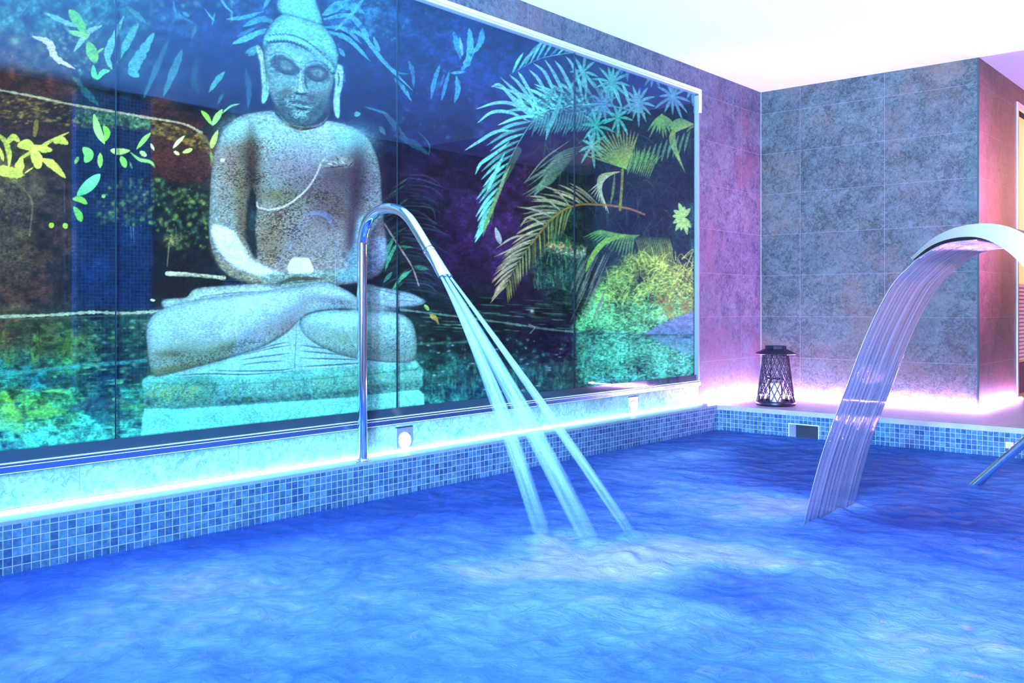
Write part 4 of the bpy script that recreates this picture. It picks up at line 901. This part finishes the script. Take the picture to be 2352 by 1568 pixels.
# ================================================================= SKIMMER IN THE BACK POOL WALL
t = empty('skimmer', ((SX0+SX1)/2, YB, -.14), 'pale blue skimmer inlet with dark flap set in the back pool wall', 'skimmer')
k_ = MB(); e = .006
k_.box(SX0, YB-.002, SZ0, SX0+e, YB+.16, SZ1); k_.box(SX1-e, YB-.002, SZ0, SX1, YB+.16, SZ1); k_.box(SX0+e, YB-.002, SZ1-e, SX1-e, YB+.16, SZ1); k_.box(SX0+e, YB-.002, SZ0, SX1-e, YB+.16, SZ0+e)
k_.build('throat', M['lilac_plastic'], t)
MB().box(SX0+.03, YB+.045, SZ0+.028, SX1-e, YB+.053, SZ1-.014).build('flap', plain('dark_flap', (.008, .008, .02), .5), t)
MB().box(SX0+e, YB+.112, SZ0+e, SX1-e, YB+.12, SZ1-e).build('back_plate', M['lilac_plastic'], t)

# ================================================================= SWAN-NECK JET
J = (.066, 2.592, 0)
jet = empty('swan_neck_jet', J, 'polished chrome swan-neck water jet standing on the left pool coping', 'water jet')
def cat_spline(pts, n=8):
    p = [Vector(q) for q in pts]; q = [p[0]*2-p[1]]+p+[p[-1]*2-p[-2]]; out = []
    for i in range(1, len(q)-2):
        for k in range(n):
            t_ = k/n; a, b_, c, d_ = q[i-1:i+3]
            out.append(.5*((2*b_)+(c-a)*t_+(2*a-5*b_+4*c-d_)*t_*t_+(3*b_-a-3*c+d_)*t_**3))
    out.append(q[-2]); return out
JX = [(.066, .004), (.064, .45), (.064, .86), (.068, .94), (.098, 1.012), (.160, 1.052), (.232, 1.060), (.300, 1.046), (.352, 1.014), (.396, .968), (.440, .915), (.474, .872)]
MB().tube(cat_spline([(x, J[1], z) for x, z in JX], 8), .0215, 24).build('pipe', M['steel'], jet)
MB().lathe(J, [(.030, 0.0005), (.030, .004), (.0225, .008)], 28).build('base_flange', M['steel'], jet)
d_ = (Vector((.556, 0, .779))-Vector((.474, 0, .872))).normalized()
p0 = Vector((.468, J[1], .879))
MB().tube([p0, p0+d_*.010, p0+d_*.016], [.0235, .0255, .0250], 24).build('collar', M['steel'], jet)
q0 = p0+d_*.012
sec = [(0, .0235, .0235), (.02, .0255, .024), (.06, .029, .0215), (.10, .034, .0185), (.134, .038, .0165)]
MB().tube([q0+d_*s for s, a, b_ in sec], [(a, b_) for s, a, b_ in sec], 28).build('nozzle', M['steel'], jet)
MB().tube([p0-d_*.002, p0+d_*.001], .0240, 24).build('seam_ring', M['black'], jet)
end = q0+d_*.134; side = Vector((0, 1, 0)); nrm = d_.cross(side).normalized()
for k in range(5):
    c = end+side*(-.026+.013*k)+d_*.0006
    P = [[c+(side*math.cos(2*PI*j/10)+nrm*math.sin(2*PI*j/10))*r+d_*h for j in range(10)] for r, h in ((.0042, 0), (.0042, .001))]
    hm = MB(); hm.grid(P, closed_v=True); hm.face(P[-1]); hm.build('outlet_hole', M['black'], jet)

# ---- water materials
def stream_mat(name, tint, dens, fade, us, vs_, trans=.0, bk=.6, rough=.1, soft=False, gk=.8):
    """streaky falling water; UV: u across, v down the fall (0..1)"""
    m, nt, out = mat(name); tc = N(nt, 'ShaderNodeTexCoord')
    mp = N(nt, 'ShaderNodeMapping'); mp.inputs['Scale'].default_value = (us, vs_, 1); L(nt, tc.outputs['UV'], mp.inputs[0])
    n = N(nt, 'ShaderNodeTexNoise', i_Scale=1.0, i_Detail=4.0, i_Roughness=.55, i_Distortion=.15); L(nt, mp.outputs[0], n.inputs[0])
    sep = N(nt, 'ShaderNodeSeparateXYZ'); L(nt, tc.outputs['UV'], sep.inputs[0])
    bm = bump(nt, n.outputs[0], bk, .01)
    dif = N(nt, 'ShaderNodeBsdfDiffuse'); dif.inputs[0].default_value = (*tint, 1)
    tl = N(nt, 'ShaderNodeBsdfTranslucent'); tl.inputs[0].default_value = (*tint, 1)
    md = N(nt, 'ShaderNodeMixShader'); md.inputs[0].default_value = .5; L(nt, dif.outputs[0], md.inputs[1]); L(nt, tl.outputs[0], md.inputs[2])
    gl = N(nt, 'ShaderNodeBsdfGlossy'); gl.inputs['Roughness'].default_value = rough; L(nt, bm, gl.inputs['Normal'])
    fr = N(nt, 'ShaderNodeFresnel'); fr.inputs[0].default_value = 1.33; L(nt, bm, fr.inputs['Normal'])
    rf = N(nt, 'ShaderNodeBsdfRefraction'); rf.inputs['IOR'].default_value = 1.06; rf.inputs['Roughness'].default_value = .05; L(nt, bm, rf.inputs['Normal'])
    tr = N(nt, 'ShaderNodeBsdfTransparent')
    mt = N(nt, 'ShaderNodeMixShader'); mt.inputs[0].default_value = trans; L(nt, tr.outputs[0], mt.inputs[1]); L(nt, rf.outputs[0], mt.inputs[2])
    st = ramp(nt, n.outputs[0], [(.40, (0, 0, 0)), (.60, (1, 1, 1))])
    a = math_(nt, 'MULTIPLY', math_(nt, 'MULTIPLY_ADD', st, dens[1]-dens[0]), 1.0)
    a.node.inputs[0].links[0].from_node.inputs[2].default_value = dens[0]
    fd = ramp(nt, sep.outputs[1], fade)
    lw = N(nt, 'ShaderNodeLayerWeight'); lw.inputs[0].default_value = .35
    if soft: fd = math_(nt, 'MULTIPLY', fd, ramp(nt, lw.outputs['Facing'], [(.12, (1, 1, 1)), (.75, (0, 0, 0))]))
    a = math_(nt, 'MULTIPLY', a, fd, True)
    m1 = N(nt, 'ShaderNodeMixShader'); L(nt, a, m1.inputs[0]); L(nt, mt.outputs[0], m1.inputs[1]); L(nt, md.outputs[0], m1.inputs[2])
    m2 = N(nt, 'ShaderNodeMixShader'); L(nt, math_(nt, 'MULTIPLY', fr.outputs[0], gk), m2.inputs[0]); L(nt, m1.outputs[0], m2.inputs[1]); L(nt, gl.outputs[0], m2.inputs[2])
    L(nt, m2.outputs[0], out.inputs[0])
    return m
M['jetwater'] = stream_mat('jet_water', (.36, .58, .80), (.34, .9), [(0, (1, 1, 1)), (.45, (.8,)*3), (.8, (.5,)*3), (.985, (.12,)*3)], 9, 3, soft=True, gk=.0)
M['sheetwater'] = stream_mat('cascade_water', (1.0, .80, 1.0), (.26, .92), [(0, (.9,)*3), (.9, (.8,)*3), (.99, (.25,)*3)], 60, .9, trans=.8, bk=.5, rough=.12, gk=.55)

def stream(p, q, r0, r1, r2, label):
    P = []; p, q = Vector(p), Vector(q); dx = q.x-p.x; a = -1.22*dx; b_ = (q.z-p.z)-a; R = []; n = 34
    for k in range(n+1):
        t_ = k/n; P.append((p.x+dx*t_, p.y+(q.y-p.y)*t_, p.z+a*t_+b_*t_*t_)); R.append((r0+(r1-r0)*min(1, t_*1.7) if t_ < .6 else r1+(r2-r1)*(t_-.6)/.4))
    mb = MB(); mb.tube(P, R, 20, caps=False)
    tot = max(v for _, v in mb.uv); mb.uv = [(u, v/tot) for u, v in mb.uv]
    o = mb.build('water_stream', M['jetwater'], origin=tuple(p)); return tag(o, label, 'water stream', 'water streams from the swan-neck jet')
stream(end+d_*.003+side*-.024, (1.096, 2.545, WZ-.005), .006, .030, .032, 'pale water stream from the swan-neck jet, landing leftmost')
stream(end+d_*.003+side*.002, (1.258, 2.606, WZ-.005), .008, .036, .036, 'broadest pale water stream from the swan-neck jet, in the middle')
stream(end+d_*.003+side*.027, (1.297, 2.801, WZ-.005), .005, .019, .020, 'thin pale water stream from the swan-neck jet, landing rightmost')

# ================================================================= CASCADE SPOUT AND ITS SHEET OF WATER
SY0, SY1 = 3.288, 3.822
sp = empty('cascade_spout', (2.84, (SY0+SY1)/2, 0), 'broad curved stainless steel waterfall spout arching over the pool', 'waterfall spout')
outer = [(2.095,.819),(2.149,.869),(2.197,.899),(2.255,.918),(2.324,.923),(2.388,.911),(2.44,.884),(2.50,.835),(2.56,.765),(2.62,.665),(2.68,.53),(2.74,.36),(2.81,.17),(2.885,.004)]
inner = [(2.101,.812),(2.149,.850),(2.197,.872),(2.255,.882),(2.311,.877),(2.363,.852),(2.413,.810),(2.455,.757),(2.50,.685),(2.545,.60),(2.60,.47),(2.66,.31),(2.725,.14),(2.795,.004)]
O = cat_spline([(x, 0, z) for x, z in outer], 5); I = cat_spline([(x, 0, z) for x, z in inner], 5)
mb = MB()
for y, fl in ((SY0, 0), (SY1, 1)):
    for k in range(len(O)-1):
        q = [(O[k].x, y, O[k].z), (O[k+1].x, y, O[k+1].z), (I[k+1].x, y, I[k+1].z), (I[k].x, y, I[k].z)]
        mb.face(q if fl else q[::-1])
mb.grid([[(p.x, SY0, p.z), (p.x, SY1, p.z)] for p in O]); mb.grid([[(p.x, SY1, p.z), (p.x, SY0, p.z)] for p in I])
mb.face([(O[0].x, SY0, O[0].z), (I[0].x, SY0, I[0].z), (I[0].x, SY1, I[0].z), (O[0].x, SY1, O[0].z)])
mb.build('spout_body', M['brushed'], sp)
MB().tube([(O[0].x-.001, SY0-.001, O[0].z), (O[0].x-.001, SY1+.001, O[0].z)], .0035, 8).build('lip', M['steel'], sp)
MB().box(2.782, SY0-.05, .0005, 2.93, SY1+.05, .0095).build('base_plate', M['brushed'], sp, bevel=.002)
sc = cat_spline([(x, 0, z) for x, z in [(2.30,.872),(2.20,.862),(2.125,.824),(2.085,.790),(2.02,.716),(1.938,.552),(1.86,.345),(1.789,.150),(1.743,-.010),(1.706,-.165)]], 8)
ny = 160; rows = []; UV = []; rr = random.Random(5)
ph = [(rr.uniform(14, 160), rr.uniform(0, 6.28), rr.uniform(.2, 1.)) for _ in range(14)]
tl_ = [0.]
for k in range(1, len(sc)): tl_.append(tl_[-1]+(sc[k]-sc[k-1]).length)
def off(y, s): return sum(a*math.sin(w_*(y-3.3)+p_+s*1.2) for w_, p_, a in ph)/14*.008*min(1, s*2.2)
for side_ in (0, 1):
    for j in range(ny+1):
        y = SY0+.008+(SY1-SY0-.016)*j/ny; row = []; uvr = []
        for k, p_ in enumerate(sc):
            s = tl_[k]/tl_[-1]; tg = (sc[min(k+1, len(sc)-1)]-sc[max(k-1, 0)]).normalized(); nn = Vector((tg.z, 0, -tg.x))
            edge = min(1., j/4, (ny-j)/4); th = (.0045+.002*(.5-.5*s))*edge**.5+.0004
            yy = SY0+(SY1-SY0)/2+(y-SY0-(SY1-SY0)/2)*(1-.02*s)
            pt = Vector((p_.x, yy, p_.z))+nn*(off(y, s)+(th if side_ else -th)*.5); row.append(pt); uvr.append(((y-SY0), s))
        rows.append(row); UV.append(uvr)
h_ = ny+1
rows = rows[:h_]+rows[h_:][::-1]; UV = UV[:h_]+UV[h_:][::-1]
mb = MB(); mb.grid(rows, UV, closed_u=True)
tag(mb.build('falling_water_sheet', M['sheetwater'], origin=(2.1, 3.55, .8)), 'translucent lilac sheet of falling water pouring from the curved steel spout', 'waterfall')

# ================================================================= HANDRAIL
hr = empty('handrail', (2.96, 4.656, 0), 'polished steel handrail slanting into the water at the right of the pool', 'handrail')
MB().tube(cat_spline([(1.86, 4.656, -.26), (1.955, 4.656, -.157), (2.147, 4.656, .045), (2.45, 4.656, .365), (2.72, 4.656, .64), (2.84, 4.656, .70), (2.93, 4.656, .66), (2.96, 4.656, .55), (2.96, 4.656, .3), (2.96, 4.656, .003)], 6), .0205, 20).build('rail', M['steel'], hr)
MB().lathe((2.96, 4.656, 0), [(.042, .0005), (.042, .006), (.022, .012)], 24).build('flange', M['steel'], hr)
t = empty('pool_inlet', (1.882, YB, -.095), 'small pale square pool inlet fitting on the back mosaic by the handrail', 'pool fitting')
MB().box(1.862, YB-.010, -.112, 1.90, YB-.0005, -.078).build('plate', plain('pink_plastic', (.62, .35, .52), .4), t, bevel=.002)
MB().tube([(1.881, YB-.0105, -.095), (1.881, YB-.014, -.095)], .010, 14).build('nozzle_cap', M['alu'], t)

# ================================================================= LANTERN
LC = (.421, 5.828, 0)
lt = empty('lantern', LC, 'dark metal lattice lantern with wide brimmed top on the back ledge', 'lantern')
MB().lathe(LC, [(.124, .0006), (.128, .004), (.128, .026), (.124, .030), (.112, .030), (.112, .024), (.0, .024)], 40).build('base', M['lantern'], lt)
cage = MB(); zb, zt, rb, rt = .030, .342, .120, .080
for k in range(18):
    for s_ in (1, -1):
        pts = []
        for j in range(9):
            t_ = j/8; a = 2*PI*k/18+s_*t_*PI*.42; r = rb+(rt-rb)*t_; pts.append((LC[0]+r*math.cos(a), LC[1]+r*math.sin(a), zb+(zt-zb)*t_))
        cage.tube(pts, .0032, 5)
for k in range(4):
    a = PI/4+k*PI/2; cage.tube([(LC[0]+rb*math.cos(a), LC[1]+rb*math.sin(a), zb-.004), (LC[0]+rt*math.cos(a), LC[1]+rt*math.sin(a), zt+.004)], .0045, 6)
cage.build('lattice_cage', M['lantern'], lt)
rows = []
for r, z in ((.0825, .338), (.124, .337), (.131, .340), (.131, .344), (.076, .371), (.070, .373), (.070, .391), (.066, .394), (.0, .395)):
    rows.append([(LC[0]+r*math.cos(2*PI*(k+.3)/8)*(1. if z > .36 else 1.0), LC[1]+r*math.sin(2*PI*(k+.3)/8), z) for k in range(8)] if .3365 < z < .35 else [(LC[0]+r*math.cos(2*PI*(k+.3)/8), LC[1]+r*math.sin(2*PI*(k+.3)/8), z) for k in range(8)])
mb = MB(); mb.grid(rows, closed_v=True, smooth=False); mb.face(rows[0]); mb.build('brimmed_roof', M['lantern'], lt)
gm = MB(); gm.lathe(LC, [(.052, .0245), (.052, .205), (.0495, .205), (.0495, .0255)], 32); gm.build('glass_cylinder', M['glass'], lt)
MB().lathe(LC, [(.053, .172), (.0538, .173), (.0538, .177), (.053, .178)], 32).build('glass_band', M['lantern'], lt)
cd = empty('pillar_candle', (LC[0], LC[1], .0245), 'cream pillar candle inside the dark lattice lantern', 'candle')
MB().lathe((LC[0], LC[1], .0246), [(.034, 0), (.035, .004), (.035, .118), (.033, .122), (.026, .120), (.0, .116)], 32).build('wax_body', M['wax'], cd)
MB().tube([(LC[0], LC[1], .139), (LC[0]+.001, LC[1], .150), (LC[0]+.004, LC[1], .158)], .0014, 6).build('wick', M['black'], cd)

# ================================================================= WATER IN THE POOL
def build_water():
    x0, x1, y0, y1 = XC-.0, XP+.0, Y0, YB
    nx, ny = 260, 780
    X, Y = np.meshgrid(np.linspace(x0, x1, nx), np.linspace(y0, y1, ny))
    def nz(sx, sy, seed, o=3): return fnoise(ny, nx, ny*sy/(y1-y0), nx*sx/(x1-x0), o, seed)-.5
    wx, wy = nz(.5, .5, 71)*.5, nz(.5, .5, 72)*.5
    F = np.full(X.shape, .36, np.float32)
    for bx, by, s, r in FOAM:
        d2 = ((X+wx-bx)**2+((Y+wy-by)*.9)**2)/(r*r); F += s*np.exp(-d2)
    F += nz(.5, .35, 73, 4)*.42*(.4+F*.6)+nz(.12, .09, 74, 3)*.35*(.3+F)
    F = np.clip(F, 0, 1.15)
    edge = np.minimum.reduce([X-x0, y1-Y])
    F *= .35+.65*np.clip(edge/.35, 0, 1)
    Z = nz(.42, .32, 75, 3)*.030+nz(.12, .09, 76, 2)*.020
    for bx, by, s, r, h in SPLASH: Z += h*np.exp(-((X-bx)**2+(Y-by)**2)/(r*r))*(.7+1.6*nz(.07, .07, 77+int(by*10), 2))
    Z *= np.clip(edge/.12+.15, 0, 1)
    me = bpy.data.meshes.new('pool_water')
    co = np.stack([X, Y, WZ+Z], -1).reshape(-1, 3).astype(np.float32)
    me.vertices.add(len(co)); me.vertices.foreach_set('co', co.ravel())
    idx = np.arange(nx*ny).reshape(ny, nx); q = np.stack([idx[:-1, :-1], idx[:-1, 1:], idx[1:, 1:], idx[1:, :-1]], -1).reshape(-1, 4)
    me.loops.add(q.size); me.loops.foreach_set('vertex_index', q.ravel().astype(np.int32))
    me.polygons.add(len(q)); me.polygons.foreach_set('loop_start', np.arange(0, q.size, 4, dtype=np.int32)); me.update(calc_edges=True)
    me.polygons.foreach_set('use_smooth', np.ones(len(q), bool))
    at = me.attributes.new('foam', 'FLOAT', 'POINT'); at.data.foreach_set('value', F.ravel().astype(np.float32))
    m, nt, out = mat('pool_water')
    A = N(nt, 'ShaderNodeAttribute', attribute_name='foam'); fa = A.outputs['Fac']
    tc = N(nt, 'ShaderNodeTexCoord')
    n1 = N(nt, 'ShaderNodeTexNoise', i_Scale=13.0, i_Detail=8.0, i_Roughness=.66, i_Distortion=1.1); L(nt, tc.outputs['Object'], n1.inputs[0])
    n2 = N(nt, 'ShaderNodeTexNoise', i_Scale=55.0, i_Detail=3.0, i_Roughness=.6); L(nt, tc.outputs['Object'], n2.inputs[0])
    ff = math_(nt, 'ADD', fa, math_(nt, 'MULTIPLY', math_(nt, 'SUBTRACT', math_(nt, 'ADD', math_(nt, 'MULTIPLY', n1.outputs[0], .75), math_(nt, 'MULTIPLY', n2.outputs[0], .25)), .5), .6), True)
    c = ramp(nt, ff, [(.0, (.05, .16, .72)), (.35, (.12, .28, .80)), (.70, (.22, .40, .82)), (1.0, (.47, .475, .82))])
    b1 = bump(nt, n1.outputs[0], .9, .035); b2 = bump(nt, n2.outputs[0], .25, .006, b1)
    dif = N(nt, 'ShaderNodeBsdfDiffuse'); L(nt, c, dif.inputs[0]); L(nt, b1, dif.inputs['Normal'])
    tl = N(nt, 'ShaderNodeBsdfTranslucent'); L(nt, c, tl.inputs[0])
    md = N(nt, 'ShaderNodeMixShader'); md.inputs[0].default_value = .45; L(nt, dif.outputs[0], md.inputs[1]); L(nt, tl.outputs[0], md.inputs[2])
    rf = N(nt, 'ShaderNodeBsdfRefraction'); rf.inputs['IOR'].default_value = 1.33; rf.inputs['Roughness'].default_value = .04; rf.inputs[0].default_value = (.62, .82, 1, 1); L(nt, b1, rf.inputs['Normal'])
    opq = ramp(nt, ff, [(0, (.40,)*3), (.35, (.72,)*3), (.7, (.95,)*3)])
    m1 = N(nt, 'ShaderNodeMixShader'); L(nt, opq, m1.inputs[0]); L(nt, rf.outputs[0], m1.inputs[1]); L(nt, md.outputs[0], m1.inputs[2])
    gl = N(nt, 'ShaderNodeBsdfGlossy'); gl.inputs['Roughness'].default_value = .06; L(nt, b2, gl.inputs['Normal'])
    fr = N(nt, 'ShaderNodeFresnel'); fr.inputs[0].default_value = 1.33; L(nt, b2, fr.inputs['Normal'])
    fk = math_(nt, 'MULTIPLY', fr.outputs[0], math_(nt, 'SUBTRACT', 1.0, math_(nt, 'MULTIPLY', ff, .6)))
    m2 = N(nt, 'ShaderNodeMixShader'); L(nt, fk, m2.inputs[0]); L(nt, m1.outputs[0], m2.inputs[1]); L(nt, gl.outputs[0], m2.inputs[2]); L(nt, m2.outputs[0], out.inputs[0])
    me.materials.append(m)
    o = bpy.data.objects.new('pool_water', me); COL.objects.link(o)
    tag(o, 'churning bright blue pool water with pale bubbling patches', 'water', kind='stuff')
FOAM = [(0.601,1.499,.30,.35),(0.933,1.072,.30,.35),(0.511,1.962,.22,.25),(1.184,1.632,.22,.3),(1.38,2.42,.75,.17),(1.52,2.62,.8,.17),(1.72,2.70,.55,.2),(1.9,2.8,.3,.22),(1.419,2.205,.35,.2),(1.60,3.50,.6,.16),(1.64,3.72,.75,.17),(1.75,3.55,.6,.12),(1.306,3.595,.35,.25),(1.075,3.638,.3,.25),(1.59,3.319,.45,.2),(0.637,3.979,.3,.35),(0.303,4.42,.3,.3),
 (2.364,2.65,.22,.28),(2.54,2.385,.2,.25),(2.385,2.251,.18,.25),(2.448,2.979,.2,.25),(1.788,2.152,.22,.2),(1.696,1.981,.2,.2),(1.648,1.614,.1,.2),(1.044,4.861,-.5,.45),(1.421,4.497,-.5,.4),(2.051,3.717,-.4,.35),(0.568,3.201,-.25,.3),(1.396,2.071,-.15,.15),(1.93,2.374,-.3,.16),(0.469,1.112,-.2,.2),(0.12,1.869,-.4,.35),(.35,2.6,-.35,.3)]
SPLASH = [(1.10,2.55,.6,.05,.02),(1.26,2.61,.6,.06,.025),(1.30,2.80,.6,.05,.02),(1.70,3.4,.6,.08,.02),(1.70,3.6,.6,.09,.025),(1.70,3.75,.6,.08,.02),(1.45,2.5,.6,.14,.03)]
build_water()
